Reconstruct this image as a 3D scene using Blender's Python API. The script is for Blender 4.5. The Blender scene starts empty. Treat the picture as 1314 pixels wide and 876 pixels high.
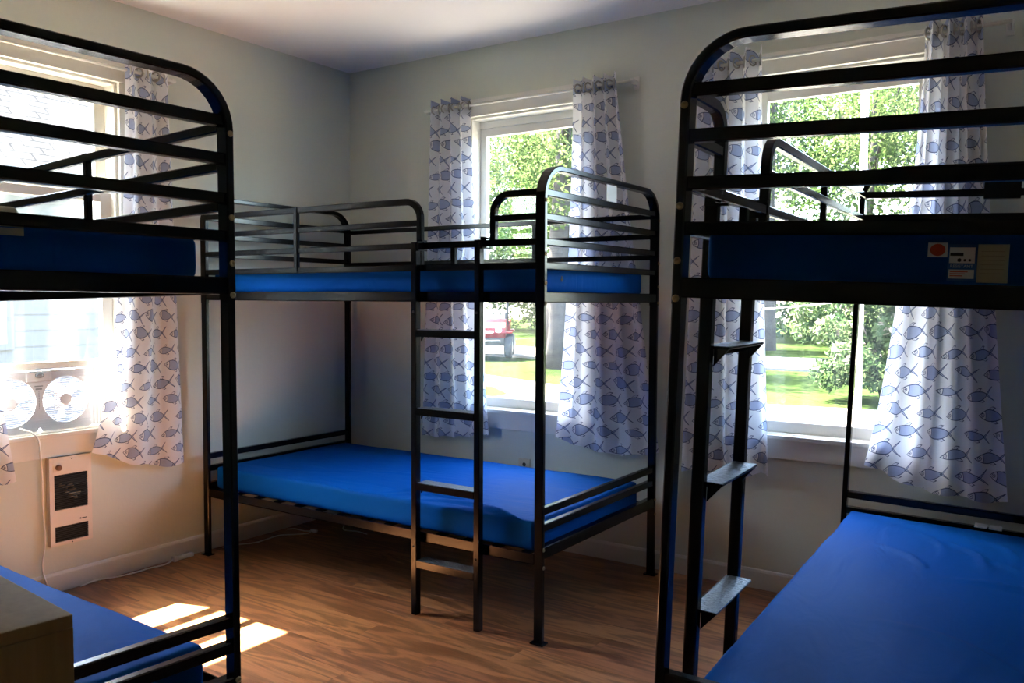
import bpy, bmesh, math, random
from mathutils import Vector, Matrix, noise

random.seed(7)
S = bpy.context.scene
COL = S.collection

# ------------------------------------------------------------------ camera
CAM = Vector((3.7098, -3.7570, 1.2880))
YAW, PITCH, ROLL = math.radians(33.9717), math.radians(-2.8371), math.radians(0.2841)
cd = bpy.data.cameras.new('camera'); cam = bpy.data.objects.new('camera', cd); COL.objects.link(cam)
F = Vector((-math.sin(YAW) * math.cos(PITCH), math.cos(YAW) * math.cos(PITCH), math.sin(PITCH)))
Rv = Vector((math.cos(YAW), math.sin(YAW), 0)); Uv = Rv.cross(F)
R2 = Rv * math.cos(ROLL) + Uv * math.sin(ROLL); U2 = -Rv * math.sin(ROLL) + Uv * math.cos(ROLL)
cam.matrix_world = Matrix(((R2.x, U2.x, -F.x, CAM.x), (R2.y, U2.y, -F.y, CAM.y), (R2.z, U2.z, -F.z, CAM.z), (0, 0, 0, 1)))
cd.sensor_width = 36; cd.lens = 30.126; cd.clip_start = 0.02; cd.clip_end = 300
S.camera = cam

# ------------------------------------------------------------------ sky, sun, exposure
w = bpy.data.worlds.new('sky'); S.world = w; w.use_nodes = True
nt = w.node_tree; nt.nodes.clear()
sky = nt.nodes.new('ShaderNodeTexSky'); sky.sky_type = 'NISHITA'; sky.sun_disc = False
sky.sun_elevation = math.radians(59.4); sky.sun_rotation = math.radians(-90); sky.air_density = 1.0; sky.dust_density = 2.5; sky.ozone_density = 1.0
bg = nt.nodes.new('ShaderNodeBackground'); bg.inputs['Strength'].default_value = 0.36
wo = nt.nodes.new('ShaderNodeOutputWorld')
nt.links.new(sky.outputs[0], bg.inputs[0]); nt.links.new(bg.outputs[0], wo.inputs[0])

sd = bpy.data.lights.new('sun', 'SUN'); sd.energy = 16.0; sd.angle = math.radians(0.53); sd.color = (1.0, 0.92, 0.80)
sun = bpy.data.objects.new('sun', sd); COL.objects.link(sun)
SUNDIR = Vector((1.0, 0.004, -1.69)).normalized()
sun.rotation_euler = SUNDIR.to_track_quat('-Z', 'Y').to_euler(); sun.location = (-6, -2, 12)

S.view_settings.view_transform = 'Standard'; S.view_settings.look = 'None'; S.view_settings.gamma = 1.0
S.view_settings.use_curve_mapping = False
S.view_settings.exposure = 4.15
S.cycles.max_bounces = 12; S.cycles.diffuse_bounces = 7; S.cycles.glossy_bounces = 4; S.cycles.transparent_max_bounces = 12
S.cycles.transmission_bounces = 6; S.cycles.sample_clamp_indirect = 8.0
S.cycles.caustics_reflective = False; S.cycles.caustics_refractive = False

# ------------------------------------------------------------------ node helpers
def new_mat(name):
    m = bpy.data.materials.new(name); m.use_nodes = True
    t = m.node_tree; b = t.nodes['Principled BSDF']
    return m, t, b

def simple(name, col, rough=0.5, metal=0.0, spec=0.5, coat=0.0, bump=None, vary=None):
    m, t, b = new_mat(name)
    b.inputs['Base Color'].default_value = (*col, 1); b.inputs['Roughness'].default_value = rough
    b.inputs['Metallic'].default_value = metal; b.inputs['Specular IOR Level'].default_value = spec
    b.inputs['Coat Weight'].default_value = coat
    tc = t.nodes.new('ShaderNodeTexCoord')
    if vary:
        sc, amt = vary
        n = t.nodes.new('ShaderNodeTexNoise'); n.inputs['Scale'].default_value = sc; n.inputs['Detail'].default_value = 4
        t.links.new(tc.outputs['Object'], n.inputs['Vector'])
        mx = t.nodes.new('ShaderNodeMix'); mx.data_type = 'RGBA'
        mx.inputs[6].default_value = (*[c * (1 - amt) for c in col], 1); mx.inputs[7].default_value = (*[min(1, c * (1 + amt)) for c in col], 1)
        t.links.new(n.outputs['Fac'], mx.inputs[0]); t.links.new(mx.outputs[2], b.inputs['Base Color'])
    if bump:
        sc, st = bump
        n = t.nodes.new('ShaderNodeTexNoise'); n.inputs['Scale'].default_value = sc; n.inputs['Detail'].default_value = 3
        t.links.new(tc.outputs['Object'], n.inputs['Vector'])
        bp = t.nodes.new('ShaderNodeBump'); bp.inputs['Strength'].default_value = st; bp.inputs['Distance'].default_value = 0.01
        t.links.new(n.outputs['Fac'], bp.inputs['Height']); t.links.new(bp.outputs[0], b.inputs['Normal'])
    return m

class X:
    """a value socket with arithmetic that makes Math nodes"""
    def __init__(s, t, v): s.t, s.v = t, v
    def _op(s, op, *a):
        n = s.t.nodes.new('ShaderNodeMath'); n.operation = op
        for i, q in enumerate((s,) + a):
            q = q.v if isinstance(q, X) else q
            if isinstance(q, (int, float)): n.inputs[i].default_value = q
            else: s.t.links.new(q, n.inputs[i])
        return X(s.t, n.outputs[0])
    def __add__(s, o): return s._op('ADD', o)
    def __sub__(s, o): return s._op('SUBTRACT', o)
    def __mul__(s, o): return s._op('MULTIPLY', o)
    def __truediv__(s, o): return s._op('DIVIDE', o)
    def floor(s): return s._op('FLOOR')
    def abs(s): return s._op('ABSOLUTE')
    def lt(s, o): return s._op('LESS_THAN', o)
    def gt(s, o): return s._op('GREATER_THAN', o)
    def max(s, o): return s._op('MAXIMUM', o)
    def min(s, o): return s._op('MINIMUM', o)
    def sqrt(s): return s._op('SQRT')
    def sin(s): return s._op('SINE')
    def cos(s): return s._op('COSINE')

# ------------------------------------------------------------------ materials
M_black = simple('black_powder_coat', (0.0015, 0.0015, 0.002), 0.19, spec=0.32, coat=0.0, bump=(120, 0.02))
M_bolt = simple('brass_bolt', (0.30, 0.22, 0.11), 0.4, 0.8)
M_tread = simple('steel_tread', (0.17, 0.19, 0.21), 0.42, 0.8, bump=(110, 0.9))
M_trim = simple('white_trim_paint', (0.72, 0.70, 0.63), 0.35, bump=(30, 0.03))
M_base = simple('baseboard_paint', (0.68, 0.68, 0.63), 0.4, bump=(30, 0.03))
M_sash = simple('window_vinyl', (0.66, 0.64, 0.58), 0.35)
M_plastic = simple('white_plastic', (0.50, 0.50, 0.53), 0.35)
M_fanblade = simple('pale_fan_blade', (0.32, 0.33, 0.37), 0.3)
M_greyplastic = simple('grey_plastic', (0.2, 0.21, 0.22), 0.4)
M_heater = simple('cream_enamel', (0.72, 0.64, 0.54), 0.4)
M_dark = simple('dark_cavity', (0.012, 0.010, 0.009), 0.7)
M_slot = simple('dark_slat', (0.05, 0.045, 0.04), 0.5, 0.6)
M_coil = simple('copper_coil', (0.70, 0.45, 0.26), 0.45, 0.5)
M_knob = simple('brown_knob', (0.25, 0.13, 0.08), 0.4)
M_steel = simple('brushed_steel', (0.42, 0.40, 0.36), 0.3, 1.0)
M_cord = simple('white_cord', (0.82, 0.82, 0.80), 0.5)
M_card = simple('white_card', (0.75, 0.76, 0.74), 0.6)
M_tag = simple('beige_paper_tag', (0.42, 0.38, 0.27), 0.7)
M_pale = simple('pale_fabric', (0.55, 0.52, 0.44), 0.85, bump=(200, 0.1))
M_bluelabel = simple('blue_label', (0.01, 0.10, 0.38), 0.5)
M_redink = simple('red_ink', (0.55, 0.07, 0.015), 0.6)
M_ink = simple('black_ink', (0.02, 0.02, 0.02), 0.6)
M_whiteink = simple('white_ink', (0.6, 0.65, 0.7), 0.6)
M_outlet = simple('ivory_outlet', (0.60, 0.55, 0.42), 0.4)
M_ceiling = simple('ceiling_paint', (0.84, 0.81, 0.78), 0.8, bump=(60, 0.08))
M_wall = simple('sage_wall_paint', (0.605, 0.63, 0.54), 0.55, bump=(45, 0.06), vary=(1.2, 0.03))
M_sub = simple('floor_joint', (0.05, 0.022, 0.01), 0.7)

def mat_floor():
    m, t, b = new_mat('oak_laminate')
    tc = t.nodes.new('ShaderNodeTexCoord'); oi = t.nodes.new('ShaderNodeObjectInfo')
    off = t.nodes.new('ShaderNodeVectorMath'); off.operation = 'MULTIPLY_ADD'
    off.inputs[0].default_value = (1, 1, 1)
    cmb = t.nodes.new('ShaderNodeCombineXYZ')
    r = X(t, oi.outputs['Random'])
    t.links.new((r * 37.0).v, cmb.inputs[0]); t.links.new((r * 91.0).v, cmb.inputs[1]); t.links.new((r * 13.0).v, cmb.inputs[2])
    add = t.nodes.new('ShaderNodeVectorMath'); add.operation = 'ADD'
    t.links.new(tc.outputs['Object'], add.inputs[0]); t.links.new(cmb.outputs[0], add.inputs[1])
    def stretched(sx, sy):
        mp = t.nodes.new('ShaderNodeMapping'); mp.inputs['Scale'].default_value = (sx, sy, 1)
        t.links.new(add.outputs[0], mp.inputs[0]); return mp.outputs[0]
    # cathedral figure: long rings bent by noise
    n1 = t.nodes.new('ShaderNodeTexNoise'); n1.inputs['Scale'].default_value = 1.0; n1.inputs['Detail'].default_value = 3; n1.inputs['Distortion'].default_value = 0.6
    t.links.new(stretched(1.3, 9), n1.inputs['Vector'])
    rings = ((X(t, n1.outputs['Fac']) * 38.0).sin() * 0.5 + 0.5)
    n2 = t.nodes.new('ShaderNodeTexNoise'); n2.inputs['Scale'].default_value = 1.0; n2.inputs['Detail'].default_value = 5
    t.links.new(stretched(9, 220), n2.inputs['Vector'])
    fine = X(t, n2.outputs['Fac'])
    g = rings * 0.5 + fine * 0.6
    cr = t.nodes.new('ShaderNodeValToRGB')
    cr.color_ramp.elements[0].position = 0.18; cr.color_ramp.elements[0].color = (0.105, 0.036, 0.012, 1)
    cr.color_ramp.elements[1].position = 0.85; cr.color_ramp.elements[1].color = (0.34, 0.145, 0.058, 1)
    t.links.new(g.v, cr.inputs[0])
    hsv = t.nodes.new('ShaderNodeHueSaturation')
    t.links.new((r * 0.34 + 0.84).v, hsv.inputs['Value']); t.links.new((r * 0.012 + 0.494).v, hsv.inputs['Hue'])
    t.links.new(cr.outputs[0], hsv.inputs['Color']); t.links.new(hsv.outputs[0], b.inputs['Base Color'])
    b.inputs['Roughness'].default_value = 0.33
    bp = t.nodes.new('ShaderNodeBump'); bp.inputs['Strength'].default_value = 0.12; bp.inputs['Distance'].default_value = 0.002
    t.links.new(g.v, bp.inputs['Height']); t.links.new(bp.outputs[0], b.inputs['Normal'])
    return m
M_floor = mat_floor()

def mat_wood(name, c0, c1, rough=0.5):
    m, t, b = new_mat(name)
    tc = t.nodes.new('ShaderNodeTexCoord'); mp = t.nodes.new('ShaderNodeMapping'); mp.inputs['Scale'].default_value = (60, 60, 3)
    n = t.nodes.new('ShaderNodeTexNoise'); n.inputs['Scale'].default_value = 1; n.inputs['Detail'].default_value = 5
    cr = t.nodes.new('ShaderNodeValToRGB')
    cr.color_ramp.elements[0].color = (*c0, 1); cr.color_ramp.elements[1].color = (*c1, 1)
    cr.color_ramp.elements[0].position = 0.3; cr.color_ramp.elements[1].position = 0.7
    t.links.new(tc.outputs['Object'], mp.inputs[0]); t.links.new(mp.outputs[0], n.inputs['Vector'])
    t.links.new(n.outputs['Fac'], cr.inputs[0]); t.links.new(cr.outputs[0], b.inputs['Base Color'])
    b.inputs['Roughness'].default_value = rough
    return m
M_dresser = mat_wood('oak_veneer', (0.23, 0.135, 0.042), (0.30, 0.185, 0.065), 0.5)

def mat_vinyl():
    m, t, b = new_mat('blue_vinyl')
    tc = t.nodes.new('ShaderNodeTexCoord')
    b.inputs['Base Color'].default_value = (0.002, 0.072, 0.31, 1); b.inputs['Roughness'].default_value = 0.6; b.inputs['Specular IOR Level'].default_value = 0.02
    b.inputs['Sheen Weight'].default_value = 0.0; b.inputs['Sheen Roughness'].default_value = 0.4
    b.inputs['Sheen Tint'].default_value = (0.25, 0.45, 1.0, 1)
    n = t.nodes.new('ShaderNodeTexNoise'); n.inputs['Scale'].default_value = 3.2; n.inputs['Detail'].default_value = 2.5; n.inputs['Distortion'].default_value = 1.6
    mp = t.nodes.new('ShaderNodeMapping'); mp.inputs['Scale'].default_value = (1.0, 2.2, 1.0); mp.inputs['Rotation'].default_value = (0, 0, 0.5)
    t.links.new(tc.outputs['Object'], mp.inputs[0]); t.links.new(mp.outputs[0], n.inputs['Vector'])
    n3 = t.nodes.new('ShaderNodeTexNoise'); n3.inputs['Scale'].default_value = 26; n3.inputs['Detail'].default_value = 2
    t.links.new(tc.outputs['Object'], n3.inputs['Vector'])
    h = X(t, n.outputs['Fac']) + X(t, n3.outputs['Fac']) * 0.05
    bp = t.nodes.new('ShaderNodeBump'); bp.inputs['Strength'].default_value = 0.32; bp.inputs['Distance'].default_value = 0.02
    t.links.new(h.v, bp.inputs['Height']); t.links.new(bp.outputs[0], b.inputs['Normal'])
    return m
M_vinyl = mat_vinyl()

def mat_glass():
    m = bpy.data.materials.new('window_glass'); m.use_nodes = True
    t = m.node_tree; t.nodes.clear()
    o = t.nodes.new('ShaderNodeOutputMaterial'); tr = t.nodes.new('ShaderNodeBsdfTransparent'); gl = t.nodes.new('ShaderNodeBsdfGlossy')
    tr.inputs[0].default_value = (0.95, 0.97, 0.96, 1); gl.inputs['Roughness'].default_value = 0.02
    lw_ = t.nodes.new('ShaderNodeLayerWeight'); lw_.inputs['Blend'].default_value = 0.5
    fc = X(t, lw_.outputs['Facing']); fr_ = fc * fc * fc * fc * fc * 0.6 + 0.025
    mx = t.nodes.new('ShaderNodeMixShader')
    t.links.new(fr_.v, mx.inputs[0]); t.links.new(tr.outputs[0], mx.inputs[1]); t.links.new(gl.outputs[0], mx.inputs[2])
    # thin film of dust with streaks
    df = t.nodes.new('ShaderNodeBsdfDiffuse'); df.inputs[0].default_value = (0.7, 0.75, 0.75, 1)
    tl = t.nodes.new('ShaderNodeBsdfTranslucent'); tl.inputs[0].default_value = (0.8, 0.85, 0.85, 1)
    dm = t.nodes.new('ShaderNodeMixShader'); dm.inputs[0].default_value = 0.75
    t.links.new(df.outputs[0], dm.inputs[1]); t.links.new(tl.outputs[0], dm.inputs[2])
    tc = t.nodes.new('ShaderNodeTexCoord'); mp = t.nodes.new('ShaderNodeMapping'); mp.inputs['Scale'].default_value = (9, 9, 0.8)
    n = t.nodes.new('ShaderNodeTexNoise'); n.inputs['Scale'].default_value = 1.0; n.inputs['Detail'].default_value = 3
    t.links.new(tc.outputs['Object'], mp.inputs[0]); t.links.new(mp.outputs[0], n.inputs['Vector'])
    fac = (X(t, n.outputs['Fac']) - 0.45).max(0.0) * 0.05 + 0.001
    m2 = t.nodes.new('ShaderNodeMixShader')
    t.links.new(fac.v, m2.inputs[0]); t.links.new(mx.outputs[0], m2.inputs[1]); t.links.new(dm.outputs[0], m2.inputs[2])
    t.links.new(m2.outputs[0], o.inputs[0])
    return m
M_glass = mat_glass()

def mat_fish():
    """white cotton printed with rows of grey-blue fish; UV is in metres on the cloth"""
    m = bpy.data.materials.new('fish_print_cotton'); m.use_nodes = True
    t = m.node_tree; t.nodes.clear()
    tc = t.nodes.new('ShaderNodeTexCoord'); sp = t.nodes.new('ShaderNodeSeparateXYZ')
    t.links.new(tc.outputs['UV'], sp.inputs[0])
    u, v = X(t, sp.outputs[0]), X(t, sp.outputs[1])
    cw, rh = 0.160, 0.079
    vr = v / rh; row = vr.floor()
    cu = u / cw + row * 0.43; col = cu.floor()
    wn = t.nodes.new('ShaderNodeTexWhiteNoise'); wn.noise_dimensions = '2D'
    cb = t.nodes.new('ShaderNodeCombineXYZ'); t.links.new(col.v, cb.inputs[0]); t.links.new(row.v, cb.inputs[1])
    t.links.new(cb.outputs[0], wn.inputs['Vector'])
    sc3 = t.nodes.new('ShaderNodeSeparateColor'); t.links.new(wn.outputs['Color'], sc3.inputs[0])
    r1, r2, r3 = (X(t, sc3.outputs[i]) for i in range(3))
    s = r1 * 0.24 + 0.88
    x0 = ((cu - col - 0.5) * cw + (r2 - 0.5) * 0.020) / s
    y0 = ((vr - row - 0.5) * rh + (r3 - 0.5) * 0.010) / s
    ang = (r3 - 0.5) * 0.42
    ca, sa = ang.cos(), ang.sin()
    x = x0 * ca + y0 * sa
    y = y0 * ca - x0 * sa
    ay = y.abs()
    tt = (x + 0.016) / 0.054
    h = (tt * tt * -1.0 + 1.0) * (r2 * 0.009 + 0.017)
    f = ay - h
    inb = f.lt(0.0)
    lw = 0.0016
    outl = f.abs().lt(lw) * tt.abs().lt(1.03)
    # head
    hx = x + 0.086
    hd = (hx * hx + y * y).sqrt() - 0.048
    head = hd.lt(0.0) * inb
    headline = hd.abs().lt(0.0013) * inb
    ex = x + 0.053; ey = y - 0.001
    er = (ex * ex + ey * ey).sqrt()
    eye = (er - 0.0068).abs().lt(0.0011) + er.lt(0.0030)
    # tail
    tw = (x - 0.030) * 0.75 + 0.0012
    notch = (x - 0.040) * 1.05
    tf = (ay - tw).max(notch - ay)
    tail = tf.lt(0.0) * x.gt(0.028) * x.lt(0.066)
    tail_l = tf.abs().lt(lw * 0.8) * x.gt(0.028) * x.lt(0.067)
    # fins, swept back
    def fin(xa, xb, sgn, hh):
        yy = y * sgn - h
        xs = x - yy * 0.9
        top = ((xs - xa) * 1.6).min(hh)
        ff = (yy - top).max(xs - xb).max(xa - xs if False else (xs * -1.0 + xa))
        a = ff.lt(0.0) * yy.gt(0.0)
        l = ff.abs().lt(0.0014) * yy.gt(0.0)
        return a, l
    f1, l1 = fin(-0.024, -0.004, 1.0, 0.013)
    f2, l2 = fin(-0.012, 0.006, -1.0, 0.011)
    body = (inb * (head * -1.0 + 1.0) + tail * 0.9 + (f1 + f2) * 0.25).min(1.0)
    # woven hatch in the body
    hatch = ((x * 1500.0).sin() * (y * 1500.0).sin() * 0.12 + 0.88)
    line = (outl + headline + eye * inb + tail_l + l1 + l2).min(1.0)
    c1 = t.nodes.new('ShaderNodeMix'); c1.data_type = 'RGBA'
    c1.inputs[6].default_value = (0.84, 0.84, 0.85, 1); c1.inputs[7].default_value = (0.34, 0.40, 0.58, 1)
    t.links.new((body * hatch).v, c1.inputs[0])
    c2 = t.nodes.new('ShaderNodeMix'); c2.data_type = 'RGBA'
    c2.inputs[7].default_value = (0.018, 0.032, 0.11, 1)
    t.links.new((line * 0.92).v, c2.inputs[0]); t.links.new(c1.outputs[2], c2.inputs[6])
    d = t.nodes.new('ShaderNodeBsdfDiffuse'); tl = t.nodes.new('ShaderNodeBsdfTranslucent')
    mx = t.nodes.new('ShaderNodeMixShader'); mx.inputs[0].default_value = 0.30
    t.links.new(c2.outputs[2], d.inputs[0]); t.links.new(c2.outputs[2], tl.inputs[0])
    t.links.new(d.outputs[0], mx.inputs[1]); t.links.new(tl.outputs[0], mx.inputs[2])
    o = t.nodes.new('ShaderNodeOutputMaterial'); t.links.new(mx.outputs[0], o.inputs[0])
    return m
M_fish = mat_fish()

def mat_leaf(name, c0, c1, scale=0.6):
    m = bpy.data.materials.new(name); m.use_nodes = True
    t = m.node_tree; t.nodes.clear()
    tc = t.nodes.new('ShaderNodeTexCoord'); n = t.nodes.new('ShaderNodeTexNoise'); n.inputs['Scale'].default_value = scale; n.inputs['Detail'].default_value = 6
    t.links.new(tc.outputs['Object'], n.inputs['Vector'])
    cr = t.nodes.new('ShaderNodeValToRGB'); cr.color_ramp.elements[0].position = 0.35; cr.color_ramp.elements[1].position = 0.65
    cr.color_ramp.elements[0].color = (*c0, 1); cr.color_ramp.elements[1].color = (*c1, 1)
    t.links.new(n.outputs['Fac'], cr.inputs[0])
    d = t.nodes.new('ShaderNodeBsdfDiffuse'); tl = t.nodes.new('ShaderNodeBsdfTranslucent'); mx = t.nodes.new('ShaderNodeMixShader'); mx.inputs[0].default_value = 0.5
    t.links.new(cr.outputs[0], d.inputs[0]); t.links.new(cr.outputs[0], tl.inputs[0])
    t.links.new(d.outputs[0], mx.inputs[1]); t.links.new(tl.outputs[0], mx.inputs[2])
    o = t.nodes.new('ShaderNodeOutputMaterial'); t.links.new(mx.outputs[0], o.inputs[0])
    return m
M_leaf = mat_leaf('sunny_leaves', (0.024, 0.045, 0.012), (0.068, 0.088, 0.034))
M_leaf2 = mat_leaf('deep_leaves', (0.013, 0.030, 0.008), (0.040, 0.064, 0.019))
M_shrub = mat_leaf('shrub_leaves', (0.022, 0.042, 0.018), (0.070, 0.095, 0.045), 3.0)
M_blossom = mat_leaf('pale_blossom', (0.18, 0.14, 0.12), (0.24, 0.22, 0.18), 3.0)
M_bark = simple('grey_bark', (0.05, 0.044, 0.04), 0.9, spec=0.0, vary=(3, 0.25), bump=(8, 0.3))
M_lawn = simple('lawn', (0.0125, 0.0205, 0.006), 0.9, spec=0.0, vary=(1.6, 0.4), bump=(40, 0.6))
M_path = simple('pale_gravel', (0.115, 0.107, 0.096), 0.9, spec=0.0, vary=(8, 0.12))
M_red = simple('red_bodywork', (0.11, 0.006, 0.006), 0.35, spec=0.2)
M_tyre = simple('rubber', (0.03, 0.03, 0.03), 0.8)
M_roofwhite = simple('white_roof', (0.8, 0.8, 0.8), 0.5, spec=0.0)
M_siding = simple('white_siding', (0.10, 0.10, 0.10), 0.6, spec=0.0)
M_pole = simple('white_pole', (0.85, 0.85, 0.85), 0.5, spec=0.0)
M_headlamp = simple('headlamp', (0.8, 0.8, 0.78), 0.15)

def mat_shingle():
    m, t, b = new_mat('grey_shingles')
    tc = t.nodes.new('ShaderNodeTexCoord')
    br = t.nodes.new('ShaderNodeTexBrick'); br.inputs['Scale'].default_value = 1.0
    br.inputs['Brick Width'].default_value = 0.33; br.inputs['Row Height'].default_value = 0.15; br.inputs['Mortar Size'].default_value = 0.012
    br.inputs['Color1'].default_value = (0.026, 0.026, 0.027, 1); br.inputs['Color2'].default_value = (0.031, 0.031, 0.031, 1); br.inputs['Mortar'].default_value = (0.013, 0.013, 0.014, 1)
    t.links.new(tc.outputs['Object'], br.inputs['Vector']); t.links.new(br.outputs['Color'], b.inputs['Base Color'])
    b.inputs['Roughness'].default_value = 0.9; b.inputs['Specular IOR Level'].default_value = 0.0
    return m
M_shingle = mat_shingle()

# ------------------------------------------------------------------ mesh helpers
class MB:
    def __init__(s): s.v, s.f = [], []
    def add(s, vs, fs):
        o = len(s.v); s.v += [tuple(p) for p in vs]; s.f += [tuple(i + o for i in q) for q in fs]; return s
    def box(s, a, b, ch=0.0):
        (x0, y0, z0), (x1, y1, z1) = a, b
        if ch <= 0:
            vs = [(x0, y0, z0), (x1, y0, z0), (x1, y1, z0), (x0, y1, z0), (x0, y0, z1), (x1, y0, z1), (x1, y1, z1), (x0, y1, z1)]
            return s.add(vs, [(0, 3, 2, 1), (4, 5, 6, 7), (0, 1, 5, 4), (1, 2, 6, 5), (2, 3, 7, 6), (3, 0, 4, 7)])
        bm = bmesh.new(); bmesh.ops.create_cube(bm, size=1)
        for q in bm.verts:
            q.co = ((x0 + x1) / 2 + q.co.x * (x1 - x0), (y0 + y1) / 2 + q.co.y * (y1 - y0), (z0 + z1) / 2 + q.co.z * (z1 - z0))
        bmesh.ops.bevel(bm, geom=bm.edges[:], offset=ch, segments=2, profile=0.6, affect='EDGES')
        bm.verts.index_update()
        s.add([q.co[:] for q in bm.verts], [[q.index for q in f.verts] for f in bm.faces]); bm.free(); return s
    def sweep(s, pts, nrm, wn, wp, ch=0.003, closed=False):
        """rectangular tube along pts; nrm = fixed axis (profile width wn), the other axis (wp) turns with the path"""
        pts = [Vector(p) for p in pts]; nrm = Vector(nrm).normalized(); n = len(pts); rings = []
        a, b = wn / 2, wp / 2
        prof = [(a, b - ch), (a - ch, b), (-a + ch, b), (-a, b - ch), (-a, -b + ch), (-a + ch, -b), (a - ch, -b), (a, -b + ch)]
        for i, p in enumerate(pts):
            t0 = (p - pts[i - 1]).normalized() if i > 0 else None
            t1 = (pts[i + 1] - p).normalized() if i < n - 1 else None
            tt = ((t0 or t1) + (t1 or t0)).normalized()
            k = 1.0
            if t0 and t1: k = 1 / max(0.3, math.sqrt(max(1e-6, (1 + t0.dot(t1)) / 2)))
            sd_ = nrm.cross(tt).normalized() * k
            rings.append([p + nrm * q[0] + sd_ * q[1] for q in prof])
        vs = [q for r in rings for q in r]; fs = []
        for i in range(n - 1):
            for j in range(8):
                fs.append((i * 8 + j, i * 8 + (j + 1) % 8, (i + 1) * 8 + (j + 1) % 8, (i + 1) * 8 + j))
        fs.append(tuple(range(7, -1, -1))); fs.append(tuple((n - 1) * 8 + j for j in range(8)))
        return s.add(vs, fs)
    def tube(s, pts, r, n=8, cap=True):
        pts = [Vector(p) for p in pts]; rings = []
        prev = None
        for i, p in enumerate(pts):
            tt = (pts[min(i + 1, len(pts) - 1)] - pts[max(i - 1, 0)]).normalized()
            if prev is None:
                a = Vector((0, 0, 1)) if abs(tt.z) < 0.9 else Vector((1, 0, 0))
                u = tt.cross(a).normalized()
            else:
                u = (prev - tt * prev.dot(tt)).normalized()
            prev = u; vv = tt.cross(u)
            rr = r[i] if isinstance(r, (list, tuple)) else r
            rings.append([p + (u * math.cos(2 * math.pi * k / n) + vv * math.sin(2 * math.pi * k / n)) * rr for k in range(n)])
        vs = [q for r_ in rings for q in r_]; fs = []
        for i in range(len(pts) - 1):
            for j in range(n):
                fs.append((i * n + j, i * n + (j + 1) % n, (i + 1) * n + (j + 1) % n, (i + 1) * n + j))
        if cap:
            fs.append(tuple(range(n - 1, -1, -1))); fs.append(tuple((len(pts) - 1) * n + j for j in range(n)))
        return s.add(vs, fs)
    def lathe(s, c, axis, prof, n=20):
        """prof = [(radius, height along axis)]"""
        axis = Vector(axis).normalized(); c = Vector(c)
        a = Vector((0, 0, 1)) if abs(axis.z) < 0.9 else Vector((1, 0, 0))
        u = axis.cross(a).normalized(); vv = axis.cross(u); vs = []; fs = []
        for r, h in prof:
            for k in range(n):
                t_ = 2 * math.pi * k / n
                vs.append(c + axis * h + (u * math.cos(t_) + vv * math.sin(t_)) * max(r, 1e-5))
        for i in range(len(prof) - 1):
            for j in range(n):
                fs.append((i * n + j, i * n + (j + 1) % n, (i + 1) * n + (j + 1) % n, (i + 1) * n + j))
        fs.append(tuple(range(n - 1, -1, -1))); fs.append(tuple((len(prof) - 1) * n + j for j in range(n)))
        return s.add(vs, fs)
    def torus(s, c, axis, R, r, n=20, k=8):
        axis = Vector(axis).normalized(); c = Vector(c)
        a = Vector((0, 0, 1)) if abs(axis.z) < 0.9 else Vector((1, 0, 0))
        u = axis.cross(a).normalized(); vv = axis.cross(u); vs = []; fs = []
        for i in range(n):
            t_ = 2 * math.pi * i / n; d = u * math.cos(t_) + vv * math.sin(t_)
            for j in range(k):
                p = 2 * math.pi * j / k
                vs.append(c + d * (R + r * math.cos(p)) + axis * r * math.sin(p))
        for i in range(n):
            for j in range(k):
                fs.append((i * k + j, ((i + 1) % n) * k + j, ((i + 1) % n) * k + (j + 1) % k, i * k + (j + 1) % k))
        return s.add(vs, fs)
    def mesh(s, name, mat, smooth=False):
        me = bpy.data.meshes.new(name); me.from_pydata(s.v, [], s.f); me.update()
        bm = bmesh.new(); bm.from_mesh(me); bmesh.ops.recalc_face_normals(bm, faces=bm.faces); bm.to_mesh(me); bm.free()
        if mat: me.materials.append(mat)
        if smooth:
            me.polygons.foreach_set('use_smooth', [True] * len(me.polygons))
        return me
    def build(s, name, mat, parent=None, smooth=False):
        o = bpy.data.objects.new(name, s.mesh(name, mat, smooth)); COL.objects.link(o)
        if parent: o.parent = parent
        return o

def inst(name, me, parent=None, loc=(0, 0, 0), rot=None):
    o = bpy.data.objects.new(name, me); COL.objects.link(o); o.location = loc
    if rot: o.rotation_euler = rot
    if parent: o.parent = parent
    return o

def empty(name, loc=(0, 0, 0), mat=None):
    o = bpy.data.objects.new(name, None); COL.objects.link(o)
    o.empty_display_size = 0.1
    if mat is not None: o.matrix_world = mat
    else: o.location = loc
    return o

def tag(o, label=None, cat=None, group=None, kind=None):
    if label: o['label'] = label
    if cat: o['category'] = cat
    if group: o['group'] = group
    if kind: o['kind'] = kind
    return o

def arc(c, r, a0, a1, n, ax0, ax1):
    c, ax0, ax1 = Vector(c), Vector(ax0), Vector(ax1)
    return [c + ax0 * r * math.cos(a0 + (a1 - a0) * i / n) + ax1 * r * math.sin(a0 + (a1 - a0) * i / n) for i in range(n + 1)]

# ------------------------------------------------------------------ the room
RX, RY, HC = 4.75, -5.5, 2.6276      # room runs x 0..RX, y RY..0
TH = 0.13
ZB, ZT = 0.700, 2.262                # window openings
WINS = {'back': [(0.90, 1.62), (2.44, 3.16)], 'left': [(-2.21, -1.487)]}

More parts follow.
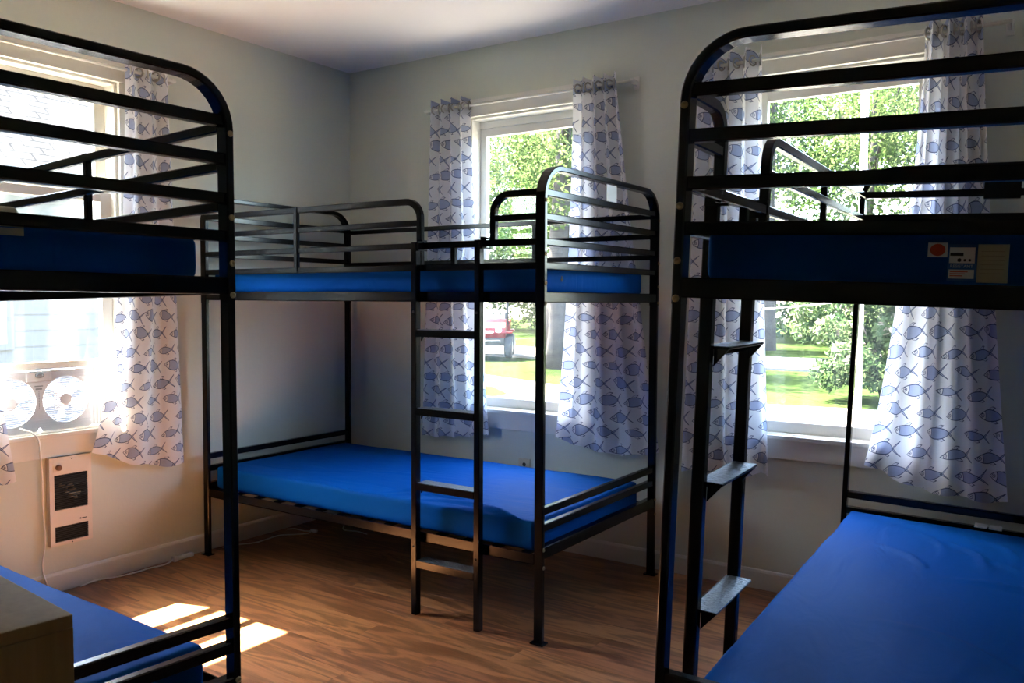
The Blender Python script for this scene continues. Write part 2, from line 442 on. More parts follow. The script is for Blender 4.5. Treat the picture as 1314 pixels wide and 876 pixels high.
def wall_mesh(along, lo, hi, holes, place):
    """boxes of one wall around its openings; place(a, depth, z) -> point, depth 0 = room face"""
    mb = MB()
    def bx(a0, a1, z0, z1):
        vs = [place(a, d, z) for z in (z0, z1) for d in (0, TH) for a in (a0, a1)]
        mb.add(vs, [(0, 1, 3, 2), (4, 6, 7, 5), (0, 4, 5, 1), (2, 3, 7, 6), (0, 2, 6, 4), (1, 5, 7, 3)])
    cur = lo
    for h0, h1 in sorted(holes):
        bx(cur, h0, 0, HC); bx(h0, h1, 0, ZB); bx(h0, h1, ZT, HC); cur = h1
    bx(cur, hi, 0, HC)
    return mb
wb = wall_mesh('x', -TH, RX + TH, WINS['back'], lambda a, d, z: (a, d, z)).build('wall_back', M_wall)
wl = wall_mesh('y', RY - TH, 0, WINS['left'], lambda a, d, z: (-d, a, z)).build('wall_left', M_wall)
wr = wall_mesh('y', RY - TH, 0, [], lambda a, d, z: (RX + d, a, z)).build('wall_right', M_wall)
wf = wall_mesh('x', 0, RX, [], lambda a, d, z: (a, RY - d, z)).build('wall_front', M_wall)
tag(wb, 'pale sage painted wall with the two garden windows', kind='structure')
tag(wl, 'pale sage painted wall with the fan window and heater', kind='structure')
tag(wr, 'plain sage painted side wall beyond the bunk beds', kind='structure')
tag(wf, 'plain sage painted wall behind the viewer', kind='structure')
ce = MB().box((-TH, RY - TH, HC), (RX + TH, TH, HC + 0.1)).build('ceiling', M_ceiling)
tag(ce, 'flat off-white painted ceiling', kind='structure')
fl = MB().box((-TH, RY - TH, -0.08), (RX + TH, TH, -0.008)).build('floor', M_sub)
tag(fl, 'honey oak laminate plank floor', kind='structure')
# planks run along the garden-window wall
PW = 0.128; nrow = int(math.ceil(-RY / PW)); plen = 1.22; seed = random.Random(3)
plank_cache = {}
def plank_mesh(ln, wd):
    k = (round(ln, 3), round(wd, 3))
    if k not in plank_cache:
        mb = MB(); c = 0.0001; x1, y1 = ln / 2 - 0.0004, wd / 2 - 0.0004
        vs = [(-x1, -y1, -0.008), (x1, -y1, -0.008), (x1, y1, -0.008), (-x1, y1, -0.008), (-x1, -y1, -c), (x1, -y1, -c), (x1, y1, -c), (-x1, y1, -c),
              (-x1 + c, -y1 + c, 0), (x1 - c, -y1 + c, 0), (x1 - c, y1 - c, 0), (-x1 + c, y1 - c, 0)]
        fs = [(0, 3, 2, 1), (8, 9, 10, 11)] + [(i, (i + 1) % 4, (i + 1) % 4 + 4, i + 4) for i in range(4)] + [(i + 4, (i + 1) % 4 + 4, (i + 1) % 4 + 8, i + 8) for i in range(4)]
        mb.add(vs, fs); plank_cache[k] = mb.mesh('plank', M_floor)
    return plank_cache[k]
for i in range(nrow):
    y1 = -i * PW; y0 = max(RY, y1 - PW)
    x = 0.0; cut = 0.2 + 0.2 * ((i * 2) % 5)
    first = True
    while x < RX - 0.01:
        ln = min(cut if first else plen, RX - x); first = False
        inst('plank', plank_mesh(ln, y1 - y0), fl, (x + ln / 2, (y0 + y1) / 2, 0)); x += ln
# baseboards
HB = 0.0872
def baseboard(name, a, b, nrm, label):
    a, b, n_ = Vector(a), Vector(b), Vector(nrm)
    mb = MB(); prof = [(0, 0), (0.013, 0), (0.013, HB - 0.012), (0.009, HB - 0.003), (0.004, HB), (0, HB)]
    vs = [p + n_ * q[0] + Vector((0, 0, q[1])) for p in (a, b) for q in prof]; k = len(prof)
    mb.add(vs, [(i, (i + 1) % k, k + (i + 1) % k, k + i) for i in range(k)] + [tuple(range(k)), tuple(range(2 * k - 1, k - 1, -1))])
    o = mb.build(name, M_base); tag(o, label, kind='structure')
baseboard('baseboard_back', (0.013, 0, 0), (RX, 0, 0), (0, -1, 0), 'low pale baseboard under the garden windows')
baseboard('baseboard_left', (0, RY, 0), (0, 0, 0), (1, 0, 0), 'low pale baseboard under the fan window')

# ------------------------------------------------------------------ windows
def window(name, a0, a1, frame, label, raised=0.0, st=0.038):
    """frame(a, d, z): a along wall, d = depth outwards (negative = into room)"""
    root = empty(name, frame((a0 + a1) / 2, 0, ZB)); tag(root, label, kind='structure')
    inv = Matrix.Translation(-Vector(frame((a0 + a1) / 2, 0, ZB)))
    def part(nm, boxes, mat, par=root, ch=0.0025):
        mb = MB()
        for (p, q) in boxes:
            A, B = Vector(frame(*p)), Vector(frame(*q))
            lo = Vector((min(A.x, B.x), min(A.y, B.y), min(A.z, B.z))); hi = Vector((max(A.x, B.x), max(A.y, B.y), max(A.z, B.z)))
            mb.box(lo, hi, ch)
        mb.v = [tuple(inv @ Vector(p)) for p in mb.v]
        return mb.build(nm, mat, par)
    e = 0.09
    part('head_casing', [((a0 - e, -0.02, ZT + 0.006), (a1 + e, -0.0, ZT + 0.093)), ((a0 - e + 0.01, -0.026, ZT), (a1 + e - 0.01, 0.0, ZT + 0.006))], M_trim)
    part('side_casing', [((a0 - e, -0.02, ZB - 0.0), (a0, 0.0, ZT))], M_trim)
    part('side_casing', [((a1, -0.02, ZB - 0.0), (a1 + e, 0.0, ZT))], M_trim)
    part('window_sill', [((a0 - e - 0.02, -0.034, ZB - 0.018), (a1 + e + 0.02, 0.0, ZB)), ((a0, 0.0, ZB - 0.0), (a1, TH, ZB + 0.004))], M_trim)
    part('apron', [((a0 - e, -0.016, 0.595), (a1 + e, 0.0, ZB - 0.018))], M_trim)
    part('head_jamb', [((a0, 0.0, ZT - 0.012), (a1, TH - 0.01, ZT)), ((a0 + 0.014, 0.069, ZT - 0.05), (a1 - 0.014, TH - 0.01, ZT - 0.012))], M_trim)
    part('side_jamb', [((a0, 0.0, ZB + 0.004), (a0 + 0.014, TH - 0.01, ZT - 0.012))], M_trim)
    part('side_jamb', [((a1 - 0.014, 0.0, ZB + 0.004), (a1, TH - 0.01, ZT - 0.012))], M_trim)
    b0, b1 = a0 + 0.015, a1 - 0.015
    def sash(nm, d0, d1, z0, z1, rb):
        o = part(nm, [((b0, d0, z0), (b0 + st, d1, z1))], M_sash)
        part('stile', [((b1 - st, d0, z0), (b1, d1, z1))], M_sash, o)
        part('sash_rail', [((b0 + st, d0, z1 - 0.042), (b1 - st, d1, z1))], M_sash, o)
        part('sash_rail', [((b0 + st, d0, z0), (b1 - st, d1, z0 + rb))], M_sash, o)
        dm = (d0 + d1) / 2
        part('pane', [((b0 + st - 0.004, dm - 0.002, z0 + rb - 0.004), (b1 - st + 0.004, dm + 0.002, z1 - 0.038))], M_glass, o, 0)
        return o
    sash('upper_sash', 0.075, 0.105, 1.375, ZT - 0.051, 0.075)
    sash('lower_sash', 0.035, 0.067, ZB + 0.006 + raised, 1.452 + raised + (0.04 if raised else 0), 0.048 if not raised else 0.03)
    return root
window('window_1', *WINS['back'][0], lambda a, d, z: (a, d, z), 'white double-hung garden window behind the middle bunk bed')
window('window_2', *WINS['back'][1], lambda a, d, z: (a, d, z), 'white double-hung garden window with the leafy shrub outside')
window('window_3', *WINS['left'][0], lambda a, d, z: (-d, a, z), 'white window with its lower sash raised above a fan', raised=0.27, st=0.05)

# ------------------------------------------------------------------ curtains and rods
def curtain(label, frame, rodz, top, bot, d0, amp, folds, phase, zt=2.362, zb=0.52, hem=(0, 0), ex=(1.2, 1.2), seed_=0, group='fish print curtains'):
    """top/bot = (a0, a1) spans of the cloth at its top and hem"""
    rnd = random.Random(seed_); ns, nz = 150, 44
    root = empty('curtain', frame((top[0] + top[1]) / 2, -d0, zb)); tag(root, label, 'curtain', group)
    base = Vector(root.location)
    cloth_w = 0.62; vs = []; uvs = []
    k1, k2 = rnd.uniform(0, 6.28), rnd.uniform(0, 6.28)
    for j in range(nz + 1):
        t_ = j / nz; z = zt + (zb - zt) * t_
        a0 = top[0] + (bot[0] - top[0]) * t_ ** ex[0]; a1 = top[1] + (bot[1] - top[1]) * t_ ** ex[1]
        for i in range(ns + 1):
            s_ = i / ns
            ph = 2 * math.pi * folds * s_ + phase
            # folds drift and soften towards the hem
            w_ = math.sin(ph + 0.5 * math.sin(3 * t_ + k1)) * (1 - 0.25 * t_)
            w_ += 0.35 * t_ * math.sin(ph * 0.5 + k2 + t_)
            w_ = max(-1.1, min(1.1, w_))
            sx = s_ + 0.035 * math.sin(2 * ph + k1) * (1 - t_ * 0.5) / folds
            a = a0 + (a1 - a0) * sx
            d = -d0 - amp * w_
            zz = z
            if t_ > 0: zz += (hem[0] * (1 - s_) ** 2 + hem[1] * s_ ** 2) * t_ ** 6 + 0.006 * math.sin(ph + k2) * t_ ** 4
            if j == 0: zz += 0.008 * math.sin(ph * 1.0 + 0.8)
            vs.append(Vector(frame(a, d, zz)) - base); uvs.append((s_ * cloth_w + seed_ * 0.37, zz * 1.0 + seed_ * 0.053))
    fs = [(j * (ns + 1) + i, j * (ns + 1) + i + 1, (j + 1) * (ns + 1) + i + 1, (j + 1) * (ns + 1) + i) for j in range(nz) for i in range(ns)]
    me = bpy.data.meshes.new('cloth'); me.from_pydata([tuple(v) for v in vs], [], fs); me.update()
    uv = me.uv_layers.new(name='UVMap')
    for lp in me.loops: uv.data[lp.index].uv = uvs[lp.vertex_index]
    me.polygons.foreach_set('use_smooth', [True] * len(me.polygons)); me.materials.append(M_fish)
    cl = inst('cloth', me, root)
    # grommets where the rod pierces the folds
    n = int(folds * 2)
    for q in range(n):
        s_ = (q + 0.5) / n
        a = top[0] + (top[1] - top[0]) * s_
        sgn = 1 if q % 2 else -1
        ax = Vector(frame(1, 0, 0)) - Vector(frame(0, 0, 0)); dd = Vector(frame(0, 1, 0)) - Vector(frame(0, 0, 0))
        mb = MB().torus(Vector(frame(a, -d0, rodz)) - base, ax + dd * sgn * 0.4, 0.021, 0.0042)
        mb.build('grommet', M_steel, root, True)
    return root
def rod(label, frame, a0, a1, d0, z):
    root = empty('curtain_rod', frame(a0, -d0, z)); tag(root, label, 'curtain rod')
    b = Vector(root.location)
    MB().tube([Vector(frame(a0, -d0, z)) - b, Vector(frame(a1, -d0, z)) - b], 0.0075, 12).build('rod', M_trim, root, True)
    for a in (a0 + 0.012, a1 - 0.012):
        mb = MB(); A, B = Vector(frame(a - 0.006, -d0 - 0.002, z - 0.012)) - b, Vector(frame(a + 0.006, 0, z + 0.012)) - b
        mb.box([min(A[i], B[i]) for i in range(3)], [max(A[i], B[i]) for i in range(3)], 0.002).build('bracket', M_trim, root)
        mb = MB(); A, B = Vector(frame(a - 0.014, -0.005, z - 0.03)) - b, Vector(frame(a + 0.014, 0, z + 0.03)) - b
        mb.box([min(A[i], B[i]) for i in range(3)], [max(A[i], B[i]) for i in range(3)], 0.002).build('bracket_plate', M_trim, root)
fb = lambda a, d, z: (a, d, z)
fL = lambda a, d, z: (-d, a, z)
RZ = 2.315
curtain('fish print curtain beside the room corner, left of the middle window', fb, RZ, (0.685, 0.955), (0.615, 1.075), 0.060, 0.021, 4, 0.6, zb=0.52, hem=(0.0, 0.05), seed_=1)
curtain('fish print curtain between the two garden windows, nearer the middle bunk bed', fb, RZ, (1.585, 1.815), (1.50, 2.065), 0.060, 0.021, 4, 2.0, zb=0.50, hem=(0.09, 0.07), ex=(1.8, 1.1), seed_=2)
curtain('fish print curtain behind the ladder of the bed with stickers', fb, RZ, (2.245, 2.525), (2.175, 2.575), 0.082, 0.034, 4, 1.0, zb=0.51, hem=(0.0, 0.02), seed_=3)
curtain('fish print curtain flaring over the foot of the shrub window sill', fb, RZ, (3.145, 3.345), (2.965, 3.475), 0.082, 0.036, 3.5, 3.4, zb=0.505, hem=(0.12, 0.03), ex=(1.6, 1.2), seed_=4)
curtain('fish print curtain beside the twin fan and wall heater', fL, RZ, (-1.475, -1.262), (-1.668, -1.198), 0.056, 0.018, 2.5, 0.3, zb=0.475, hem=(0.13, 0.0), ex=(2.3, 1.2), seed_=5)
curtain('fish print curtain at the far edge of the fan window, mostly out of view', fL, RZ, (-2.435, -2.222), (-2.47, -1.998), 0.056, 0.018, 3, 0.9, zb=0.50, hem=(0.0, 0.03), seed_=6)
rod('white curtain rod over the middle garden window', fb, 0.63, 1.90, 0.060, RZ)
rod('white curtain rod over the shrub window', fb, 2.18, 3.44, 0.082, RZ)
rod('white curtain rod over the fan window', fL, -2.48, -1.22, 0.056, RZ)

# ------------------------------------------------------------------ bunk beds
BL, BW = 2.0, 1.004
TA, TB = 0.0413, 0.0205           # post tube: across the end frame / in its plane
ZR = (1.692, 1.604, 1.512, 1.424)  # tops of the rails
ZTOP = 1.785; RHT = 0.026
def bunk_matrix(x, y, rz, rx, ry, z):
    """(x, y, z) = the ladder-side corner at the ladder end"""
    R = Matrix.Rotation(rz, 4, 'Z') @ Matrix.Rotation(ry, 4, 'Y') @ Matrix.Rotation(rx, 4, 'X')
    return Matrix.Translation((x, y, z)) @ R @ Matrix.Translation((-BL, 0, 0))
BOLT = MB().lathe((0, 0, 0), (1, 0, 0), [(0.0075, 0), (0.0075, 0.0015), (0.006, 0.003), (0.0035, 0.003), (0.003, 0.0002)], 14).mesh('bolt', M_bolt, True)

BOLT_S = MB().lathe((0, 0, 0), (1, 0, 0), [(0.005, 0), (0.005, 0.001), (0.003, 0.002)], 12).mesh('bolt', M_slot, True)
def make_bunk(label, mw, x0=0.0):
    root = empty('bunk_bed', mat=mw)
    tag(root, label, 'bunk bed', 'black metal bunk beds')
    inv = mw.inverted()
    def P(nm, mb, mat=M_black, par=root, smooth=False): return mb.build(nm, mat, par, smooth)
    ry = 0.128 - TB / 2
    for xe, xin, out in ((BL - TA / 2, -1, 1), (x0 + TA / 2, 1, -1)):
        # upper end frame: inverted U of rectangular tube
        ya, yb = TB / 2, BW - TB / 2; zt = ZTOP - TB / 2
        pts = [(xe, ya, 1.262), (xe, ya, zt - ry)]
        pts += arc((xe, ya + ry, zt - ry), ry, math.pi, math.pi / 2, 9, (0, 1, 0), (0, 0, 1))[1:]
        pts += arc((xe, yb - ry, zt - ry), ry, math.pi / 2, 0, 9, (0, 1, 0), (0, 0, 1))
        pts += [(xe, yb, 1.262)]
        P('end_frame', MB().sweep(pts, (1, 0, 0), TA, TB))
        for z in ZR:
            P('end_rail', MB().sweep([(xe, TB, z - RHT / 2), (xe, BW - TB, z - RHT / 2)], (1, 0, 0), 0.026, RHT))
        P('deck_end_bar', MB().sweep([(xe, TB, 1.295), (xe, BW - TB, 1.295)], (1, 0, 0), 0.034, 0.040))
        for z in (0.512, 0.450):
            P('lower_end_rail', MB().sweep([(xe, TB, z - 0.014), (xe, BW - TB, z - 0.014)], (1, 0, 0), 0.026, 0.028))
        P('deck_end_bar', MB().sweep([(xe, TB, 0.343), (xe, BW - TB, 0.343)], (1, 0, 0), 0.034, 0.046))
        for y in (TB / 2, BW - TB / 2):
            # leg cut so that it stands on the floor
            base = mw @ Vector((xe, y, 0)); zb_ = -base.z / mw[2][2]
            lg = P('leg', MB().sweep([(xe, y, zb_ + 0.004), (xe, y, 1.262)], (1, 0, 0), TA - 0.004, TB - 0.001))
            P('foot_plate', MB().box((xe - TA / 2 - 0.008, y - TB / 2 - 0.010, zb_ + 0.0005), (xe + TA / 2 + 0.008, y + TB / 2 + 0.010, zb_ + 0.0065), 0.0015), par=lg)
            for z in (1.649, 1.454, 1.347, 1.273, 0.358, 0.290):
                b = inst('bolt', BOLT, root, (xe + out * (TA / 2 - (0.002 if z < 1.262 else 0)), y, z))
                if out < 0: b.rotation_euler = (0, 0, math.pi)
    ya, yb = TB / 2, BW - TB / 2
    xl, xr = x0 + TA, BL - TA
    # side rails: angle iron
    for z0, z1 in ((1.275, 1.315), (0.297, 0.337)):
        for y, s_ in ((0.003, 1), (BW - 0.003, -1)):
            mb = MB().box((xl, min(y, y + s_ * 0.004), z0), (xr, max(y, y + s_ * 0.004), z1)).box((xl, min(y, y + s_ * 0.032), z0), (xr, max(y, y + s_ * 0.032), z0 + 0.004))
            P('side_rail', mb)
        n = 14
        for k in range(n):
            x = xl + 0.05 + (xr - xl - 0.1) * k / (n - 1)
            P('deck_slat', MB().box((x - 0.02, 0.028, z1 - 0.010), (x + 0.02, BW - 0.028, z1 - 0.004)))
    zc = [z - RHT / 2 for z in ZR]; gw = 0.024
    # front guard: long loop on the head side
    rr = 0.07; xo = 1.417 - gw / 2
    pts = [(xl, ya, zc[0]), (xo - rr, ya, zc[0])] + arc((xo - rr, ya, zc[0] - rr), rr, math.pi / 2, 0, 8, (1, 0, 0), (0, 0, 1))[1:] + [(xo, ya, ZR[3] - RHT)]
    P('guard_loop', MB().sweep(pts, (0, 1, 0), gw, RHT))
    for z in zc[1:3]: P('guard_rail', MB().sweep([(xl, ya, z), (xo - gw / 2, ya, z)], (0, 1, 0), 0.02, RHT - 0.002))
    P('guard_rail', MB().sweep([(xl, ya, zc[3]), (xr, ya, zc[3])], (0, 1, 0), 0.02, RHT))
    P('guard_upright', MB().sweep([(0.688, ya - 0.006, ZR[0] - 0.002), (0.688, ya - 0.006, ZR[3] - RHT)], (0, 1, 0), 0.020, 0.024))
    # short loop at the ladder end and the bar the ladder hangs from
    xs = 1.755 + gw / 2
    pts = [(xr, ya, zc[0]), (xs + rr, ya, zc[0])] + arc((xs + rr, ya, zc[0] - rr), rr, math.pi / 2, math.pi, 8, (1, 0, 0), (0, 0, 1))[1:] + [(xs, ya, zc[2])]
    P('guard_loop', MB().sweep(pts, (0, 1, 0), gw, RHT))
    P('guard_rail', MB().sweep([(xs + gw / 2, ya, zc[1]), (xr, ya, zc[1])], (0, 1, 0), 0.02, RHT - 0.002))
    P('guard_rail', MB().sweep([(xo + gw / 2, ya, zc[2]), (xr, ya, zc[2])], (0, 1, 0), 0.02, RHT))
    P('guard_upright', MB().sweep([(1.575, ya, ZR[2] - RHT), (1.575, ya, ZR[3])], (0, 1, 0), 0.020, 0.022))
    # rear guard
    for z in (1.682, 1.590, 1.495): P('rear_guard_rail', MB().sweep([(xl, yb, z - RHT / 2), (xr, yb, z - RHT / 2)], (0, 1, 0), 0.02, RHT - 0.002))
    P('rear_guard_upright', MB().sweep([(1.322, yb, 1.682), (1.322, yb, 1.315)], (0, 1, 0), 0.018, 0.022))
    # ladder
    la = empty('ladder'); la.parent = root; tag(la, 'black four-step ladder with steel treads')
    for xa in (1.405, 1.719):
        base = mw @ Vector((xa, -0.019, 0)); zb_ = -base.z / mw[2][2]
        mb = MB().sweep([(xa, -0.019, zb_ + 0.003), (xa, -0.019, 1.512)], (0, 1, 0), 0.030, 0.028)
        P('stile', mb, par=la)
        P('hook', MB().box((xa + 0.014, -0.030, 1.478), (xa + 0.024, 0.024, 1.484)).box((xa + 0.014, -0.030, 1.484), (xa + 0.024, -0.004, 1.522)).box((xa + 0.014, -0.030, 1.514), (xa + 0.024, 0.024, 1.522)), par=la)
        for z in (1.235, 0.285): inst('bolt', BOLT_S, la, (xa, -0.034, z), (0, 0, -math.pi / 2))
    for z in (1.163, 0.848, 0.545, 0.228):
        mb = MB().box((1.419, -0.034, z - 0.028), (1.705, -0.030, z)).box((1.419, -0.030, z - 0.005), (1.705, -0.003, z)).box((1.419, -0.003, z - 0.005), (1.705, 0.032, z), 0.002)
        for xa, xb in ((1.419, 1.424), (1.700, 1.705)): mb.add([(x, y, q) for x in (xa, xb) for y, q in ((-0.004, z - 0.005), (0.030, z - 0.005), (-0.004, z - 0.045))], [(0, 1, 2), (5, 4, 3), (0, 3, 4, 1), (1, 4, 5, 2), (2, 5, 3, 0)])
        rg = P('rung', mb, M_black, la)
        P('tread', MB().box((1.421, -0.029, z), (1.703, -0.003, z + 0.0015)).box((1.421, -0.003, z), (1.703, 0.031, z + 0.0015)), M_tread, rg)
    return root

MX, MY = 0.0593, -1.0986
mwM = bunk_matrix(MX + BL, MY, 0.0, 0, 0, 0)
mwR = bunk_matrix(2.9775, -2.1731, -1.5289, -0.0338, 0.0008, 0.0191)
mwL = bunk_matrix(2.0022, -3.4550, -0.0607, -0.0076, -0.0191, 0.0289)
bM = make_bunk('black metal bunk bed in the room corner with its ladder facing the room', mwM)
bR = make_bunk('black metal bunk bed beside the shrub window, its ladder in shadow', mwR)
bL_ = make_bunk('black metal bunk bed beside the wall heater, cut off by the frame', mwL, x0=0.15)

def rounded_slab(lx, ly, lz, r, nx, ny, nz, fn=None):
    """closed rounded box centred in x, y with its bottom at z = 0"""
    hx, hy, hz = lx / 2, ly / 2, lz / 2; idx = {}; vs = []; fs = []
    def axis(h, n):   # rows packed at the rounded edges
        inner = [-h + r + (2 * h - 2 * r) * i / n for i in range(n + 1)]
        e_ = [0.0, 0.25, 0.6]
        return [-h + r * q for q in e_] + inner + [h - r * q for q in reversed(e_)]
    ax, ay, az = axis(hx, nx), axis(hy, ny), axis(hz, nz)
    def vert(x, y, z):
        k = (round(x, 5), round(y, 5), round(z, 5))
        if k in idx: return idx[k]
        c = Vector((max(-hx + r, min(hx - r, x)), max(-hy + r, min(hy - r, y)), max(-hz + r, min(hz - r, z))))
        d = Vector((x, y, z)) - c
        p = c + d.normalized() * r if d.length > 1e-7 else c
        p = p + Vector((0, 0, hz))
        if fn: p = fn(p)
        idx[k] = len(vs); vs.append(tuple(p)); return idx[k]
    def grid(A, B, mk, flip):
        for i in range(len(A) - 1):
            for j in range(len(B) - 1):
                q = [vert(*mk(A[i], B[j])), vert(*mk(A[i + 1], B[j])), vert(*mk(A[i + 1], B[j + 1])), vert(*mk(A[i], B[j + 1]))]
                if len(set(q)) == 4: fs.append(tuple(q if not flip else q[::-1]))
    grid(ax, ay, lambda a, b: (a, b, hz), False); grid(ax, ay, lambda a, b: (a, b, -hz), True)
    grid(ax, az, lambda a, b: (a, -hy, b), False); grid(ax, az, lambda a, b: (a, hy, b), True)
    grid(ay, az, lambda a, b: (hx, a, b), False); grid(ay, az, lambda a, b: (-hx, a, b), True)
    mb = MB(); mb.v = vs; mb.f = fs; return mb

def make_mattress(label, mw, x0, x1, z0, z1, y0=0.04, y1=0.94, seed_=0, creases=()):
    lx, ly, lz = x1 - x0, y1 - y0, z1 - z0
    rnd = Vector((seed_ * 3.1, seed_ * 1.7, 0))
    def fn(p):
        if p.z > 0.02:
            top = p.z / lz
            n = noise.noise(Vector((p.x * 2.2, p.y * 2.6, 0)) + rnd) * 0.005 * top
            p = p + Vector((0, 0, n))
            if top > 0.95:
                for (cx, cy, ang, ln, wd, hh) in creases:
                    dx, dy = p.x - cx, p.y - cy
                    q = dx * math.cos(ang) + dy * math.sin(ang); s_ = -dx * math.sin(ang) + dy * math.cos(ang)
                    s_ += 0.25 * q * q / max(ln, 0.01) + 0.02 * math.sin(q * 9)
                    p = p + Vector((0, 0, hh * math.exp(-(q / ln) ** 2 - (s_ / wd) ** 2)))
            k = noise.noise(Vector((p.x * 6, p.z * 9, p.y * 6)) + rnd) * 0.0035
            ex = 1 if abs(abs(p.y) - ly / 2) < 0.012 else 0
            p = p + Vector((0, k * ex, 0))
        return p
    mb = rounded_slab(lx, ly, lz, 0.016, 110, 60, 5, fn)
    o = mb.build('mattress', M_vinyl, None, True)
    o.matrix_world = mw @ Matrix.Translation(((x0 + x1) / 2, (y0 + y1) / 2, z0))
    tag(o, label, 'mattress', 'blue vinyl mattresses')
    return o
rc = random.Random(11)
cre = [(0.38, -0.25, 0.3, 0.22, 0.014, 0.006), (0.30, -0.18, 0.25, 0.16, 0.010, 0.005), (0.55, -0.30, 0.15, 0.20, 0.012, 0.005)]
creM = [(0.45, -0.30, 0.10, 0.22, 0.015, 0.010), (0.62, -0.36, -0.05, 0.25, 0.016, 0.009), (0.25, -0.28, 0.5, 0.10, 0.014, 0.008), (0.72, -0.40, 0.02, 0.15, 0.02, 0.006), (0.05, -0.05, -0.1, 0.2, 0.012, 0.004)]
creR_ = [(-0.25, 0.22, 1.25, 0.18, 0.016, 0.010), (-0.55, 0.02, 0.5, 0.16, 0.012, 0.006), (-0.62, -0.10, 0.45, 0.14, 0.010, 0.005), (-0.40, -0.16, 0.75, 0.12, 0.012, 0.005), (-0.70, 0.10, 0.6, 0.12, 0.012, 0.005), (0.30, 0.05, 1.1, 0.20, 0.015, 0.005), (-0.48, 0.12, 0.9, 0.14, 0.012, 0.005)]
creR = [(a, b, c, d, e, 2.0 * f) for a, b, c, d, e, f in creR_]
creL = [(0.20, 0.22, 0.35, 0.16, 0.014, 0.004), (0.35, 0.10, 0.3, 0.2, 0.014, 0.004)]
mM1 = make_mattress('blue vinyl mattress on the lower bunk in the room corner', mwM, 0.05, 1.935, 0.334, 0.445, seed_=1, creases=[(a, b, c, d, e * 0.8, 1.8 * f) for a, b, c, d, e, f in creM])
mM2 = make_mattress('blue vinyl mattress on the upper bunk in the room corner', mwM, 0.05, 1.945, 1.312, 1.405, seed_=2)
mR1 = make_mattress('wide wrinkled blue vinyl mattress on the lower bunk by the shrub window', mwR, 0.06, 1.945, 0.334, 0.445, seed_=3, creases=creR)
mR2 = make_mattress('dark blue upper-bunk mattress with three stickers on its end', mwR, 0.06, 1.945, 1.312, 1.408, y0=0.05, seed_=4)
mL1 = make_mattress('blue vinyl mattress on the lower bunk beside the wall heater', mwL, 0.21, 1.945, 0.334, 0.445, seed_=5, creases=creL)
mL2 = make_mattress('dark blue upper-bunk mattress with one beige tag, above the heater', mwL, 0.21, 1.945, 1.312, 1.405, seed_=6)

# small print on the mattress ends (each mattress end face is at local x = +lx/2)
def on_end(par, lx, ly, yc0, z0, y0, y1, za, zb, nm, mat, thick=0.0012, lift=0.0, sub=None):
    """a thin plate; y/z given in bunk coordinates"""
    xf = lx / 2 + 0.0005 + lift
    return MB().box((xf, y0 - yc0, za - z0), (xf + thick, y1 - yc0, zb - z0)).build(nm, mat, sub or par)
lx, yc, z0 = 1.885, 0.495, 1.312
st1 = on_end(mR2, lx, 0.9, yc, z0, 0.450, 0.481, 1.362, 1.387, 'sticker', M_card); tag(st1, 'white square sticker with a red oval')
ov = MB().lathe((lx / 2 + 0.0017, 0.4655 - yc, 1.3745 - z0), (1, 0, 0), [(0.0105, 0), (0.0105, 0.0005)], 24); ov.v = [(x, (y - (0.4655 - yc)) * 1.15 + 0.4655 - yc, z) for x, y, z in ov.v]
ov.build('red_oval', M_redink, st1)
st2 = on_end(mR2, lx, 0.9, yc, z0, 0.482, 0.5265, 1.3215, 1.3845, 'printed_label', M_bluelabel); tag(st2, 'blue label with two white panels')
on_end(mR2, lx, 0.9, yc, z0, 0.4845, 0.5235, 1.352, 1.379, 'white_panel', M_card, 0.0005, 0.0012, st2)
on_end(mR2, lx, 0.9, yc, z0, 0.4845, 0.5235, 1.3255, 1.341, 'white_panel', M_card, 0.0005, 0.0012, st2)
on_end(mR2, lx, 0.9, yc, z0, 0.4855, 0.506, 1.3645, 1.3695, 'print_bar', M_ink, 0.0004, 0.0017, st2)
for yy, rad in ((0.500, 0.0032), (0.5085, 0.0022), (0.516, 0.0022)):
    MB().lathe((lx / 2 + 0.0022, yy - yc, 1.3572 - z0), (1, 0, 0), [(rad, 0), (rad, 0.0004)], 12).build('print_mark', M_ink, st2)
for k in range(3):
    on_end(mR2, lx, 0.9, yc, z0, 0.4865, 0.514 - 0.004 * k, 1.3365 - 0.0035 * k, 1.338 - 0.0035 * k, 'print_line', M_redink, 0.0003, 0.0017, st2)
st3 = on_end(mR2, lx, 0.9, yc, z0, 0.5275, 0.574, 1.3195, 1.3845, 'paper_label', M_tag); tag(st3, 'plain beige paper label')
for k in range(6):
    on_end(mR2, lx, 0.9, yc, z0, 0.533, 0.568, 1.372 - 0.0075 * k, 1.3728 - 0.0075 * k, 'print_line', simple('faint_ink', (0.25, 0.22, 0.16), 0.7) if k == 0 else bpy.data.materials['faint_ink'], 0.0003, 0.0012, st3)
def text(s_, size, mat, par, nm, mloc):
    cu = bpy.data.curves.new('txt', 'FONT'); cu.body = s_; cu.size = size; cu.extrude = 0.0002; cu.align_x = 'CENTER'; cu.align_y = 'CENTER'
    o = bpy.data.objects.new('txt', cu); COL.objects.link(o)
    dg = bpy.context.evaluated_depsgraph_get(); me = bpy.data.meshes.new_from_object(o.evaluated_get(dg)); bpy.data.objects.remove(o)
    me.materials.clear(); me.materials.append(mat); me.transform(mloc)
    return inst(nm, me, par)
EX = Matrix(((0, 0, 1, 0), (1, 0, 0, 0), (0, 1, 0, 0), (0, 0, 0, 1)))   # text plane -> end face (+x)
text('RESISTANT', 0.0072, M_whiteink, st2, 'lettering', Matrix.Translation((lx / 2 + 0.0019, 0.504 - yc, 1.3465 - z0)) @ EX)
lxl, ycl = 1.735, 0.49
